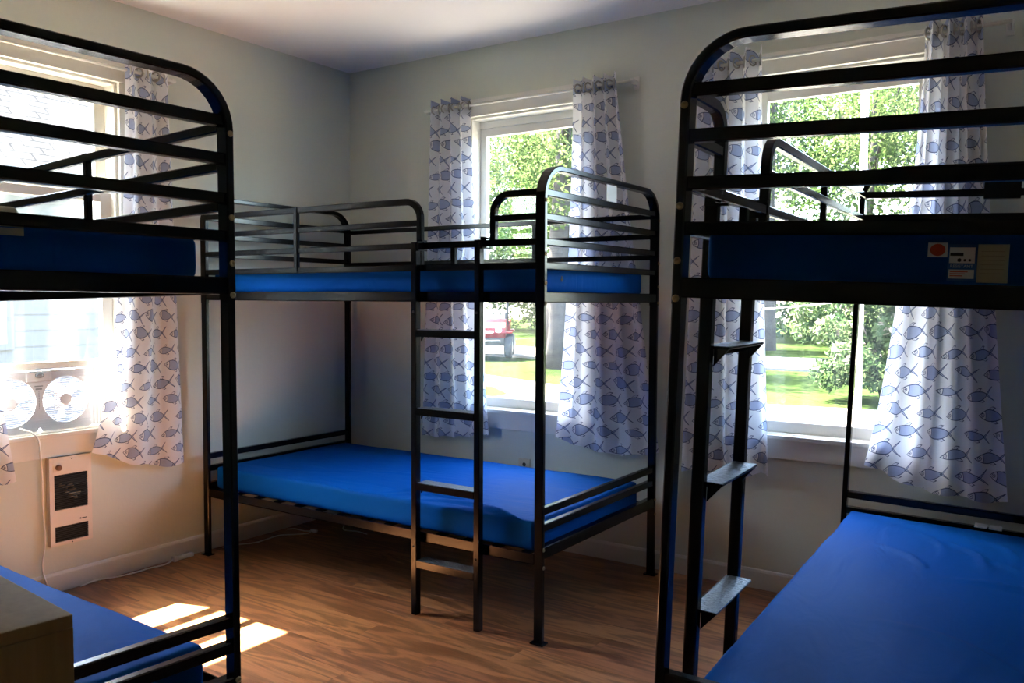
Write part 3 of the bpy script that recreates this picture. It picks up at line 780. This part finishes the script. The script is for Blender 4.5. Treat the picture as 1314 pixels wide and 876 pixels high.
tg = on_end(mL2, lxl, 0.9, ycl, 1.312, 0.508, 0.556, 1.384, 1.3985, 'paper_label', M_tag); tag(tg, 'beige paper label')
lm = 1.895
MB().box((lm / 2 + 0.0005, 0.212 - 0.49, 1.356 - 1.312), (lm / 2 + 0.0012, 0.220 - 0.49, 1.378 - 1.312)).box((lm / 2 + 0.0005, 0.206 - 0.49, 1.362 - 1.312), (lm / 2 + 0.0012, 0.228 - 0.49, 1.367 - 1.312)).build('printed_mark', M_ink, mM2)

# small things on the beds
pb = rounded_slab(0.30, 0.46, 0.034, 0.012, 6, 8, 1).build('folded_blanket', M_pale, None, True)
pb.matrix_world = mwL @ Matrix.Translation((1.76, 0.335, 1.4115)); tag(pb, 'pale folded blanket on the upper bunk above the heater', 'blanket')
cdm = MB().box((-0.001, -0.045, -0.001), (0.001, 0.045, 0.066)).build('card', M_card, bM); cdm.location = (BL - 0.005, 0.530, 1.693); tag(cdm, 'white card between the end rails')
bpn = MB().box((0, 0.0, 0), (0.030, 0.118, 0.10), 0.004).build('black_panel', M_black, bR); bpn.location = (0.006, 0.424, 1.655)
for yy in (0.470, 0.517): MB().box((0.004, yy, 0.4525), (0.060, yy + 0.042, 0.4575), 0.001).build('white_clip', M_card, bR)

# ------------------------------------------------------------------ window fan
fx = -0.048
fan = empty('window_fan', (fx, -1.843, ZB + 0.006)); tag(fan, 'white twin window fan under the raised sash', 'window fan')
FZ0, FZ1 = 0.0, 0.262; fy0, fy1 = -0.262, 0.238
def fb_(a): return a
mbp = MB()
def holed_panel(mb, cy, cz, r, y0, y1, z0, z1, x0, x1, n=48):
    ring, outer = [], []
    for k in range(n):
        t_ = 2 * math.pi * k / n; c, s_ = math.cos(t_), math.sin(t_)
        ring.append((cy + r * c, cz + r * s_))
        ky = ((y1 - cy) / c if c > 0 else (y0 - cy) / c) if abs(c) > 1e-9 else 1e9
        kz = ((z1 - cz) / s_ if s_ > 0 else (z0 - cz) / s_) if abs(s_) > 1e-9 else 1e9
        kk = min(ky, kz); outer.append((cy + kk * c, cz + kk * s_))
    vs = [(x0, *p) for p in ring] + [(x0, *p) for p in outer] + [(x1, *p) for p in ring] + [(x1, *p) for p in outer]; fs = []
    for k in range(n):
        j = (k + 1) % n
        fs += [(k, j, n + j, n + k), (2 * n + k, 3 * n + k, 3 * n + j, 2 * n + j), (k, 2 * n + k, 2 * n + j, j), (n + k, n + j, 3 * n + j, 3 * n + k)]
    mb.add(vs, fs)
C1, C2, CZ, FR_ = -0.116, 0.116, 0.131, 0.102
holed_panel(mbp, C1, CZ, FR_, fy0, 0.0, FZ0, FZ1, 0.0, 0.010)
holed_panel(mbp, C2, CZ, FR_, 0.0, fy1, FZ0, FZ1, 0.0, 0.010)
mbp.box((-0.030, fy0, FZ0), (0.0, fy1, FZ0 + 0.006)).box((-0.030, fy0, FZ1 - 0.006), (0.0, fy1, FZ1)).box((-0.030, fy0, FZ0 + 0.006), (0.0, fy0 + 0.006, FZ1 - 0.006)).box((-0.030, fy1 - 0.006, FZ0 + 0.006), (0.0, fy1, FZ1 - 0.006))
mbp.build('fan_body', M_plastic, fan)
for cy in (C1, C2):
    for k in range(-10, 11):
        z = k * 0.0094
        hw = math.sqrt(max(0, FR_ ** 2 - z * z)) - 0.0005
        MB().box((0.002, cy - hw, CZ + z - 0.0017), (0.007, cy + hw, CZ + z + 0.0017)).build('grille_slat', M_plastic, fan)
    MB().lathe((-0.002, cy, CZ), (1, 0, 0), [(0.026, 0.0), (0.026, 0.012), (0.022, 0.014)], 24).build('hub_cap', M_plastic, fan, False)
    MB().box((-0.034, cy - 0.028, CZ - 0.045), (-0.026, cy + 0.028, CZ + 0.045), 0.002).build('motor', M_greyplastic, fan)
    hub = MB().lathe((-0.024, cy, CZ), (1, 0, 0), [(0.024, 0), (0.024, 0.018)], 20).build('rotor', M_fanblade, fan)
    for q in range(5):
        a = q * 2 * math.pi / 5 + (0.5 if cy > 0 else 0.1); mb = MB(); vs = []
        for i in range(6):
            rr_ = 0.022 + 0.066 * i / 5; hw = 0.012 + 0.012 * i / 5
            for s_ in (-1, 1):
                p = Vector((s_ * 0.007, s_ * hw, rr_)); p = Vector((p.x, p.y * math.cos(a) - p.z * math.sin(a), p.y * math.sin(a) + p.z * math.cos(a)))
                vs.append(p + Vector((-0.015, cy, CZ)))
        vs2 = vs + [v + Vector((-0.0015, 0, 0)) for v in vs]
        fs = [(2 * i, 2 * i + 1, 2 * i + 3, 2 * i + 2) for i in range(5)] + [(12 + 2 * i, 12 + 2 * i + 2, 12 + 2 * i + 3, 12 + 2 * i + 1) for i in range(5)]
        mb.add(vs2, fs); mb.build('fan_blade', M_fanblade, hub)
for k in range(22):
    z = 0.016 + k * 0.0110
    for cy_ in (C1, C2):
        q_ = FR_ ** 2 - (z - CZ) ** 2; w_ = math.sqrt(q_) + 0.002 if q_ > 0 else 0.0
        lo_, hi_ = (fy0 + 0.01, -0.062 if z > 0.205 else 0.0) if cy_ < 0 else (0.056 if z > 0.205 else 0.0, fy1 - 0.01)
        for a_, b_ in ((lo_, cy_ - w_), (cy_ + w_, hi_)):
            if w_ == 0: a_, b_ = lo_, hi_
            if b_ - a_ > 0.004 and not (z > 0.17 and abs((a_ + b_) / 2) < 0.03): MB().box((0.010, a_, z - 0.0012), (0.0122, b_, z + 0.0012)).build('front_rib', M_plastic, fan)
            if w_ == 0: break
ctl = MB().box((0.010, -0.058, 0.215), (0.022, 0.052, 0.260), 0.008).build('control_panel', M_plastic, fan)
kb = MB().lathe((0.022, -0.004, 0.244), (1, 0, 0), [(0.019, 0), (0.017, 0.008), (0.006, 0.010)], 20); kb.v = [(x, y, (z - 0.244) * 0.62 + 0.244) for x, y, z in kb.v]
kb.build('control_knob', M_greyplastic, ctl, True)
MB().box((0.0102, -0.020, 0.194), (0.0112, 0.016, 0.199)).build('printed_line', M_greyplastic, fan); MB().box((0.0102, -0.016, 0.181), (0.0112, 0.012, 0.188)).build('printed_line', M_greyplastic, fan)
MB().box((0.0102, -0.003, 0.10), (0.0116, -0.001, 0.175)).build('pull_slot', M_greyplastic, fan)
# accordion fillers either side
for y0_, y1_ in ((fy1, 0.326), (-0.340, fy0)):
    mb = MB(); n = 12; vs = []
    for i in range(n + 1):
        y = y0_ + (y1_ - y0_) * i / n; x = -0.012 + (0.004 if i % 2 else -0.004)
        vs += [(x, y, FZ0), (x, y, FZ1 - 0.001), (x - 0.002, y, FZ0), (x - 0.002, y, FZ1 - 0.001)]
    fs = []
    for i in range(n):
        a, b = 4 * i, 4 * i + 4; fs += [(a, b, b + 1, a + 1), (a + 2, a + 3, b + 3, b + 2), (a + 1, b + 1, b + 3, a + 3), (a, a + 2, b + 2, b)]
    mb.add(vs, fs); mb.build('accordion_panel', M_plastic, fan)
def smooth_path(pts, n=8):
    pts = [Vector(p) for p in pts]; out = []
    for i in range(len(pts) - 1):
        p0, p1, p2, p3 = pts[max(0, i - 1)], pts[i], pts[i + 1], pts[min(len(pts) - 1, i + 2)]
        for k in range(n):
            t_ = k / n
            out.append(0.5 * ((2 * p1) + (p2 - p0) * t_ + (2 * p0 - 5 * p1 + 4 * p2 - p3) * t_ ** 2 + (3 * p1 - p0 - 3 * p2 + p3) * t_ ** 3))
    out.append(pts[-1]); return out
cp = [(-0.035, -1.930, 0.728), (0.0, -1.918, 0.722), (0.030, -1.908, 0.712), (0.046, -1.893, 0.680), (0.044, -1.885, 0.60), (0.030, -1.872, 0.48), (0.022, -1.868, 0.36), (0.020, -1.862, 0.24), (0.018, -1.875, 0.13), (0.022, -1.86, 0.05), (0.04, -1.85, 0.006), (0.07, -1.82, 0.006)]
oc = MB().tube([p - fan.location for p in smooth_path(cp)], 0.0038, 8).build('power_cord', M_cord, fan, True)

# ------------------------------------------------------------------ wall heater
hy0, hy1, hz0, hz1 = -1.842, -1.655, 0.207, 0.592
ht = empty('wall_heater', (0, (hy0 + hy1) / 2, hz0)); tag(ht, 'cream metal wall heater with dark louvred grille below the fan', 'wall heater')
hb = Vector(ht.location)
def hp(nm, a, b, mat, ch=0.0, par=ht): return MB().box(Vector(a) - hb, Vector(b) - hb, ch).build(nm, mat, par)
hx = 0.028
hp('back_box', (0.0, hy0 + 0.004, hz0 + 0.004), (0.006, hy1 - 0.004, hz1 - 0.004), M_dark)
gy0, gy1 = -1.822, -1.674; ga, gb_ = (0.362, 0.516), (0.222, 0.290)
mbh = MB()
for a, b in (((hx - 0.010, hy0, hz0), (hx, gy0, hz1)), ((hx - 0.010, gy1, hz0), (hx, hy1, hz1)), ((hx - 0.010, gy0, hz0), (hx, gy1, gb_[0])), ((hx - 0.010, gy0, gb_[1]), (hx, gy1, ga[0])), ((hx - 0.010, gy0, ga[1]), (hx, gy1, hz1)),
             ((0.001, hy0, hz0), (hx - 0.010, hy0 + 0.003, hz1)), ((0.001, hy1 - 0.003, hz0), (hx - 0.010, hy1, hz1)), ((0.001, hy0 + 0.003, hz0), (hx - 0.010, hy1 - 0.003, hz0 + 0.003)), ((0.001, hy0 + 0.003, hz1 - 0.003), (hx - 0.010, hy1 - 0.003, hz1))):
    mbh.box(Vector(a) - hb, Vector(b) - hb)
mbh.build('front_plate', M_heater, ht)
hp('top_panel', (hx, hy0 + 0.016, 0.528), (hx + 0.002, hy1 - 0.010, hz1 - 0.008), M_heater, 0.0008)
for (z0_, z1_), n in ((ga, 19), (gb_, 8)):
    for k in range(n):
        z = z0_ + (z1_ - z0_) * (k + 0.5) / n
        hp('grille_slat', (hx - 0.009, gy0, z - 0.0014), (hx - 0.001, gy1, z + 0.0014), M_slot)
cl_ = MB().tube([Vector((0.0125, y, z)) - hb for y, z in [(-1.79, 0.47), (-1.76, 0.455), (-1.74, 0.465), (-1.72, 0.44), (-1.77, 0.435), (-1.73, 0.42), (-1.70, 0.425), (-1.75, 0.41), (-1.715, 0.402)]], 0.0075, 6).build('heating_coil', M_coil, ht, True)
kn = MB().lathe(Vector((hx + 0.002, -1.804, 0.549)) - hb, (1, 0, 0), [(0.013, 0), (0.012, 0.010), (0.009, 0.013)], 20).build('knob', M_knob, ht, False)
MB().lathe(Vector((hx, -1.748, 0.213)) - hb, (1, 0, 0), [(0.003, 0), (0.003, 0.0015)], 10).build('screw', M_slot, ht)
MB().lathe(Vector((hx + 0.002, -1.745, 0.580)) - hb, (1, 0, 0), [(0.0022, 0), (0.0022, 0.001)], 10).build('screw', M_slot, ht)
hp('maker_mark', (hx, -1.712, 0.306), (hx + 0.0006, -1.706, 0.312), M_slot); hp('maker_mark', (hx, -1.703, 0.307), (hx + 0.0006, -1.680, 0.3105), M_slot)

# ------------------------------------------------------------------ wall outlet
ol = MB().box((1.228, -0.007, 0.335), (1.300, -0.0005, 0.449), 0.002).build('wall_outlet', M_outlet); tag(ol, 'ivory wall outlet under the middle garden window', 'outlet')
for zz in (0.365, 0.418):
    MB().lathe((1.264, -0.007, zz), (0, -1, 0), [(0.011, 0), (0.010, 0.0015)], 14).build('socket', M_dark, ol)

# ------------------------------------------------------------------ cords on the floor
ec = empty('extension_cord', (0.05, -1.2, 0)); tag(ec, 'white extension cord with its socket lying along the baseboard', 'cord')
eb = Vector(ec.location)
pth = [(0.035, -1.72, 0.006), (0.030, -1.64, 0.012), (0.045, -1.55, 0.006), (0.055, -1.46, 0.005), (0.050, -1.40, 0.005), (0.060, -1.33, 0.005), (0.052, -1.29, 0.006), (0.042, -1.262, 0.012)]
MB().tube([p - eb for p in smooth_path(pth)], 0.0036, 8).build('cord', M_cord, ec, True)
MB().box(Vector((0.028, -1.262, 0.0)) - eb, Vector((0.056, -1.240, 0.026)) - eb, 0.004).build('plug', M_cord, ec)
MB().box(Vector((0.030, -1.240, 0.003)) - eb, Vector((0.054, -1.150, 0.022)) - eb, 0.005).build('socket_block', M_cord, ec)
c2 = empty('power_cord', (0.2, -0.7, 0)); tag(c2, 'pale loose cord on the floor under the corner bunk bed', 'cord')
cb2 = Vector(c2.location)
pth = [(0.052, -0.98, 0.006), (0.075, -0.90, 0.006), (0.115, -0.83, 0.005), (0.115, -0.76, 0.005), (0.110, -0.66, 0.005), (0.165, -0.60, 0.005), (0.205, -0.545, 0.005), (0.19, -0.50, 0.006)]
MB().tube([p - cb2 for p in smooth_path(pth)], 0.0034, 8).build('cord', M_cord, c2, True)
MB().tube([p - cb2 for p in smooth_path([(0.19, -0.50, 0.006), (0.15, -0.52, 0.005), (0.08, -0.52, 0.005), (0.05, -0.55, 0.005)])], 0.0034, 8).build('cord', M_cord, c2, True)
MB().box(Vector((0.183, -0.505, 0.001)) - cb2, Vector((0.225, -0.488, 0.015)) - cb2, 0.003).build('plug', M_cord, c2)
c3 = MB().tube(smooth_path([(0.24, -0.30, 0.005), (0.29, -0.36, 0.005), (0.33, -0.38, 0.005), (0.40, -0.36, 0.005), (0.48, -0.37, 0.005)]), 0.0034, 8).build('power_cord', M_cord, None, True)
tag(c3, 'short pale cord end in the deep shade under the corner bunk bed', 'cord')

# ------------------------------------------------------------------ dresser in the near corner
dz = 0.82; dw, dd_ = 0.385, 0.62
dr = empty('dresser', mat=Matrix.Translation((2.478, -3.086, 0)) @ Matrix.Rotation(math.radians(-5.7), 4, 'Z'))
tag(dr, 'plain oak veneer dresser cut off by the picture edge', 'dresser')
MB().box((-dw, -dd_, 0.06), (0, 0, dz - 0.02), 0.001).build('carcass', M_dresser, dr)
MB().box((-dw, -dd_, dz - 0.02), (0, 0, dz), 0.0025).build('top', M_dresser, dr)
MB().box((-dw + 0.02, -dd_ + 0.02, 0.0), (-0.03, -0.02, 0.06)).build('plinth', M_dresser, dr)
for k in range(3):
    z = 0.075 + k * 0.242
    df_ = MB().box((-dw + 0.012, -dd_ - 0.014, z), (-0.012, -dd_ + 0.004, z + 0.236), 0.002).build('drawer', M_dresser, dr)
    MB().lathe((-dw / 2, -dd_ - 0.014, z + 0.118), (0, -1, 0), [(0.007, 0), (0.007, 0.012), (0.015, 0.018), (0.012, 0.026)], 16).build('knob', M_steel, df_, True)

# ------------------------------------------------------------------ the garden
GZ = -0.45
lawn = MB(); gn = 60; gv = []
for j in range(gn + 1):
    for i in range(gn + 1):
        x, y = -60 + 100 * i / gn, -30 + 90 * j / gn
        gv.append((x, y, GZ + 0.05 * noise.noise(Vector((x * 0.12, y * 0.12, 0)))))
lawn.add(gv, [(j * (gn + 1) + i, j * (gn + 1) + i + 1, (j + 1) * (gn + 1) + i + 1, (j + 1) * (gn + 1) + i) for j in range(gn) for i in range(gn)])
lo = lawn.build('lawn', M_lawn); tag(lo, 'bright mown lawn around the cabin', kind='structure')
def strip(name, pts, label):
    n = len(pts); mb = MB(); z = GZ + 0.06
    vs = [(x, y, z) for x, y in pts] + [(x, y, z - 0.3) for x, y in pts]
    mb.add(vs, [tuple(range(n))] + [(i, n + i, n + (i + 1) % n, (i + 1) % n) for i in range(n)])
    o = mb.build(name, M_path); tag(o, label, kind='structure')
strip('footpath', [(-14, 13.6), (-8, 11.9), (-4.3, 10.4), (-1, 9.9), (1.2, 10.3), (4, 10.2), (8, 10.3), (8, 0.3), (-5.9, 0.3), (-5.9, 2.5), (-4.5, 6.5), (-4.8, 8.9), (-6, 10.0), (-9, 10.9), (-14, 12.2)], 'pale sunlit gravel path close to the garden windows')  # unseen part nearest the cabin is widened to bounce sunlight up indoors
strip('bounce_gravel', [(-6.1, -9), (-0.3, -9), (-0.3, 0.1), (-6.1, 0.1)], 'added pale gravel that bounces sunlight in through the fan window')  # added ground, put in to bounce sunlight up through the fan window
strip('road', [(-40, 18.0), (-20, 17.6), (-8, 17.3), (0, 17.6), (12, 18.2), (12, 22.4), (0, 22.0), (-8, 21.6), (-20, 22), (-40, 22.6)], 'pale sunlit drive in front of the woodland')

def leaves(name, mat, centres, per, size, parent, rs, flat=0.0, kind=None):
    r = random.Random(rs); vs, fs = [], []
    for (cx, cy, cz, rx, ry_, rz_) in centres:
        for k in range(per):
            while True:
                a, b, c = r.uniform(-1, 1), r.uniform(-1, 1), r.uniform(-1, 1)
                q = a * a + b * b + c * c
                if 0.15 < q < 1: break
            p = Vector((cx + a * rx, cy + b * ry_, cz + c * rz_)); s_ = size * r.uniform(0.6, 1.3)
            n_ = Vector((r.gauss(0, 1), r.gauss(0, 1), r.gauss(0.6, 1))).normalized()
            u_ = n_.orthogonal().normalized(); u_.rotate(Matrix.Rotation(r.uniform(0, 6.28), 3, n_)); v_ = n_.cross(u_)
            o = len(vs)
            vs += [tuple(p - u_ * s_), tuple(p + v_ * s_ * 0.45 + n_ * s_ * 0.12), tuple(p + u_ * s_), tuple(p - v_ * s_ * 0.45 + n_ * s_ * 0.12)]
            fs += [(o, o + 1, o + 2, o + 3)]
    me = bpy.data.meshes.new(name); me.from_pydata(vs, [], fs); me.update(); me.materials.append(mat)
    o = inst(name, me, parent)
    if kind: o['kind'] = kind
    return o

def tree(x, y, h, r0, lean, label, crown, rs, mat=M_leaf, per=800, size=0.085, branch=4):
    root = empty('tree', (x, y, GZ)); tag(root, label, 'tree', 'woodland trees')
    r = random.Random(rs); n = 10
    pts = [(lean[0] * (i / n) ** 1.2 + 0.05 * math.sin(i * 1.3 + rs), lean[1] * (i / n), h * i / n - 0.1) for i in range(n + 1)]
    MB().tube(pts, [r0 * (1 - 0.7 * i / n) * (1.25 if i == 0 else 1) for i in range(n + 1)], 12).build('trunk', M_bark, root, True)
    for k in range(branch):
        t_ = 0.35 + 0.5 * k / max(1, branch - 1); i = int(t_ * n); a = r.uniform(0, 6.28); p = Vector(pts[i]); ln = h * 0.28
        q = [p + Vector((math.cos(a) * ln * s_, math.sin(a) * ln * s_, ln * 0.75 * s_ + 0.2 * math.sin(3 * s_))) for s_ in (0, 0.25, 0.5, 0.75, 1)]
        MB().tube(q, [r0 * 0.38 * (1 - 0.75 * s_) for s_ in (0, 0.25, 0.5, 0.75, 1)], 8).build('branch', M_bark, root, True)
    cs = []
    for k in range(crown[0]):
        cs.append((lean[0] * 0.8 + r.gauss(0, crown[1] * 0.5), lean[1] * 0.8 + r.gauss(0, crown[1] * 0.5), r.uniform(crown[2], crown[3]), crown[1] * 0.42, crown[1] * 0.42, crown[1] * 0.30))
    leaves('crown', mat, cs, per, size, root, rs)
    return root
tree(-7.4, 14.8, 11, 0.30, (0.2, 0), 'thick grey trunk beside the drive, right half of the middle window', (12, 3.2, 4.2, 10), 1)
tree(-11.2, 20.5, 10, 0.20, (1.4, 0), 'slim leaning tree seen at the top of the middle window', (12, 3.0, 3.4, 9.5), 2)
tree(-12.6, 23.6, 12, 0.26, (0.3, 0), 'dark tree standing straight behind the red utility cart', (12, 3.4, 3.6, 11), 3, M_leaf2)
tree(-8.6, 24.5, 11, 0.22, (-0.5, 0), 'tree with pale bark in the gap beside the fish curtain', (12, 3.2, 3.0, 10), 4)
tree(-5.6, 26.0, 12, 0.30, (0.0, 0), 'broad trunk at the near edge of the shrub window', (12, 3.4, 3.8, 11), 5, M_leaf2)
tree(-2.7, 27.5, 12, 0.20, (0.2, 0), 'slender trunk between pines above the sunny drive', (12, 3.4, 3.4, 11), 6)
tree(0.3, 24.0, 11, 0.24, (0.5, 0), 'leafy tree rising directly behind the flowering shrub', (14, 3.4, 2.6, 10), 7)
tree(3.2, 26.0, 11, 0.25, (-0.3, 0), 'tree hidden mostly by the flared curtain of the shrub window', (12, 3.4, 3.0, 10), 8, M_leaf2)
# the wood behind them
rw = random.Random(5); cs = []
for k in range(150):
    cs.append((rw.uniform(-34, 14), rw.uniform(30, 36), rw.uniform(GZ + 1.2, 10.5), 2.0, 1.4, 1.2))
fo = leaves('treeline_foliage', M_leaf, cs, 420, 0.15, None, 21); tag(fo, 'sunny green woodland foliage filling the background', 'foliage', kind='stuff')
cs = [(rw.uniform(-36, 16), rw.uniform(36, 40), rw.uniform(GZ + 0.6, 11), 2.4, 1.2, 1.4) for k in range(120)]
fo = leaves('treeline_foliage', M_leaf2, cs, 240, 0.20, None, 22); tag(fo, 'deeper green foliage at the back of the wood', 'foliage', kind='stuff')

sh = empty('shrub', (0.95, 11.6, GZ)); tag(sh, 'rounded green shrub with pale blossoms on the lawn', 'shrub')
r = random.Random(9); cs = []
for k in range(46):
    a = r.uniform(0, 6.28); q = math.sqrt(r.random()); z = r.uniform(0.35, 2.5)
    k2 = 1.35 * math.sin(math.pi * (0.18 + 0.72 * z / 2.9))
    cs.append((q * k2 * math.cos(a), q * k2 * math.sin(a), z, 0.36, 0.36, 0.28))
leaves('foliage', M_shrub, cs, 260, 0.065, sh, 31)
leaves('blossom', M_blossom, [(c[0] * 1.12, c[1] * 1.12, c[2] + 0.05, 0.3, 0.3, 0.22) for c in cs[::2]], 26, 0.06, sh, 32)
for k in range(6):
    a = k * 1.05
    MB().tube([(0.05 * math.cos(a), 0.05 * math.sin(a), -0.05), (0.25 * math.cos(a), 0.25 * math.sin(a), 0.6), (0.7 * math.cos(a), 0.7 * math.sin(a), 1.5)], [0.03, 0.02, 0.008], 6).build('stem', M_bark, sh, True)

# white garden pole with a service wire
po = empty('utility_pole', (0.98, 9.2, GZ)); tag(po, 'slim white pole in front of the shrub', 'pole')
MB().tube([(0, 0, -0.2), (0, 0, 6.5)], 0.052, 16).build('pole', M_pole, po, True)
MB().lathe((0, 0, 6.5), (0, 0, 1), [(0.052, 0), (0.06, 0.02), (0.03, 0.08)], 16).build('cap', M_pole, po, True)
MB().tube(smooth_path([(0, 0, 2.92), (-2.5, 3, 2.78), (-6, 7, 2.95), (-10, 12, 3.5)]), 0.014, 6).build('wire', M_pole, po, True)
MB().tube(smooth_path([(0, 0, 1.75), (-3, 3, 1.55), (-7, 7, 1.7), (-11, 12, 2.2)]), 0.010, 6).build('wire', M_pole, po, True)

# red utility cart
ca = empty('utility_cart', mat=Matrix.Translation((-10.98, 16.79, GZ + 0.06)) @ Matrix.Rotation(math.radians(-58), 4, 'Z'))
tag(ca, 'red utility cart with white roof parked on the drive', 'cart')
# cart faces +x locally
def prism(nm, prof, y0, y1, mat, par=ca):
    n = len(prof); mb = MB(); vs = [(x, y0, z) for x, z in prof] + [(x, y1, z) for x, z in prof]
    mb.add(vs, [tuple(range(n)), tuple(range(2 * n - 1, n - 1, -1))] + [(i, n + i, n + (i + 1) % n, (i + 1) % n) for i in range(n)]); return mb.build(nm, mat, par)
prism('hood', [(0.25, 0.55), (1.18, 0.58), (1.26, 0.72), (1.22, 0.86), (0.95, 0.98), (0.45, 1.10), (0.25, 1.10)], -0.55, 0.55, M_red)
prism('chassis', [(-1.3, 0.36), (1.2, 0.36), (1.26, 0.58), (-1.3, 0.58)], -0.52, 0.52, M_tyre)
prism('cargo_bed', [(-1.35, 0.62), (-0.35, 0.62), (-0.35, 1.02), (-1.35, 1.02)], -0.62, 0.62, M_red)
prism('seat', [(-0.28, 0.62), (0.2, 0.62), (0.2, 0.80), (-0.14, 0.80), (-0.24, 1.28), (-0.34, 1.28)], -0.55, 0.55, M_tyre)
for sx, r_, wd in ((0.85, 0.32, 0.24), (-0.85, 0.32, 0.26)):
    for sy in (-1, 1):
        wh = MB().lathe((sx, sy * 0.50, r_), (0, sy, 0), [(r_ * 0.55, 0), (r_ * 0.92, 0.01), (r_, 0.05), (r_, wd - 0.05), (r_ * 0.92, wd - 0.01), (r_ * 0.55, wd)], 24).build('wheel', M_tyre, ca, True)
        MB().lathe((sx, sy * (0.50 + wd), r_), (0, sy, 0), [(r_ * 0.5, -0.02), (r_ * 0.5, 0.0), (0.05, 0.015)], 18).build('rim', M_greyplastic, wh)
        MB().box((sx - 0.38, sy * 0.5 - 0.02 if sy > 0 else sy * 0.5 - 0.24, 0.70), (sx + 0.34, sy * 0.5 + 0.24 if sy > 0 else sy * 0.5 + 0.02, 0.76), 0.02).build('fender', M_red, ca)
for sy in (-0.36, 0.36):
    MB().lathe((1.20, sy, 0.80), (1, 0, 0), [(0.10, 0), (0.09, 0.05), (0.03, 0.07)], 16).build('headlamp', M_headlamp, ca, True)
MB().box((1.24, -0.22, 0.72), (1.262, 0.22, 0.78), 0.005).build('grille', M_headlamp, ca)
MB().tube([(1.24, -0.45, 0.42), (1.36, -0.40, 0.5), (1.36, 0.40, 0.5), (1.24, 0.45, 0.42)], 0.03, 8).build('bumper', M_tyre, ca, True)
for x_, y_ in ((0.32, -0.56), (0.32, 0.56), (-0.36, -0.56), (-0.36, 0.56)):
    MB().tube([(x_, y_, 1.0 if x_ > 0 else 0.9), (x_ - 0.12 if x_ > 0 else x_ + 0.04, y_, 1.86)], 0.024, 8).build('roof_post', M_tyre, ca, True)
MB().box((-0.62, -0.68, 1.86), (0.52, 0.68, 1.96), 0.03).build('roof', M_roofwhite, ca)
MB().torus((0.18, 0.26, 1.18), (-0.6, 0, 0.8), 0.16, 0.016).build('steering_wheel', M_tyre, ca, True)
MB().box((0.27, -0.5, 1.10), (0.275, 0.5, 1.40)).build('windscreen', M_glass, ca)

# neighbouring white house seen through the fan window
hs = empty('house', (-6.2, 0, GZ)); tag(hs, 'white neighbouring house with a pale shingle roof', 'house')
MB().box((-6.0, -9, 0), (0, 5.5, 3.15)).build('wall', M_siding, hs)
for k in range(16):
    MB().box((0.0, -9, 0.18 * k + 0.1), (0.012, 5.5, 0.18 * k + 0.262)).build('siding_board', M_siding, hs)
ov_ = 0.45; zr = 3.15; rise = 2.6
mb = MB(); sl = Vector((-3.45, 0, rise))
rl = math.hypot(3.45, rise)
o_ = MB().box((0, 0, -0.05), (15.4, rl, 0.0)).build('roof', M_shingle, hs)
ex_, ey_ = Vector((0, 1, 0)), Vector((-3.45, 0, rise)).normalized(); ez_ = ex_.cross(ey_)
o_.matrix_local = Matrix(((ex_.x, ey_.x, ez_.x, 0.45), (ex_.y, ey_.y, ez_.y, -9.4), (ex_.z, ey_.z, ez_.z, zr - 0.02), (0, 0, 0, 1)))
o2 = MB().box((0, 0, -0.05), (15.4, rl, 0.0)).build('roof', M_shingle, hs)
ex_, ey_ = Vector((0, -1, 0)), Vector((3.45, 0, rise)).normalized(); ez_ = ex_.cross(ey_)
o2.matrix_local = Matrix(((ex_.x, ey_.x, ez_.x, -6.45), (ex_.y, ey_.y, ez_.y, 6.0), (ex_.z, ey_.z, ez_.z, zr - 0.02), (0, 0, 0, 1)))
MB().box((0.40, -9.4, zr - 0.16), (0.46, 6.0, zr - 0.02)).build('fascia', M_siding, hs)
wn_ = MB().box((0.012, 0.10, 1.15), (0.05, 1.02, 2.35)).build('window', M_siding, hs)
MB().box((0.05, 0.18, 1.22), (0.055, 0.94, 1.70)).build('pane', M_greyplastic, wn_); MB().box((0.05, 0.18, 1.78), (0.055, 0.94, 2.28)).build('pane', M_greyplastic, wn_)
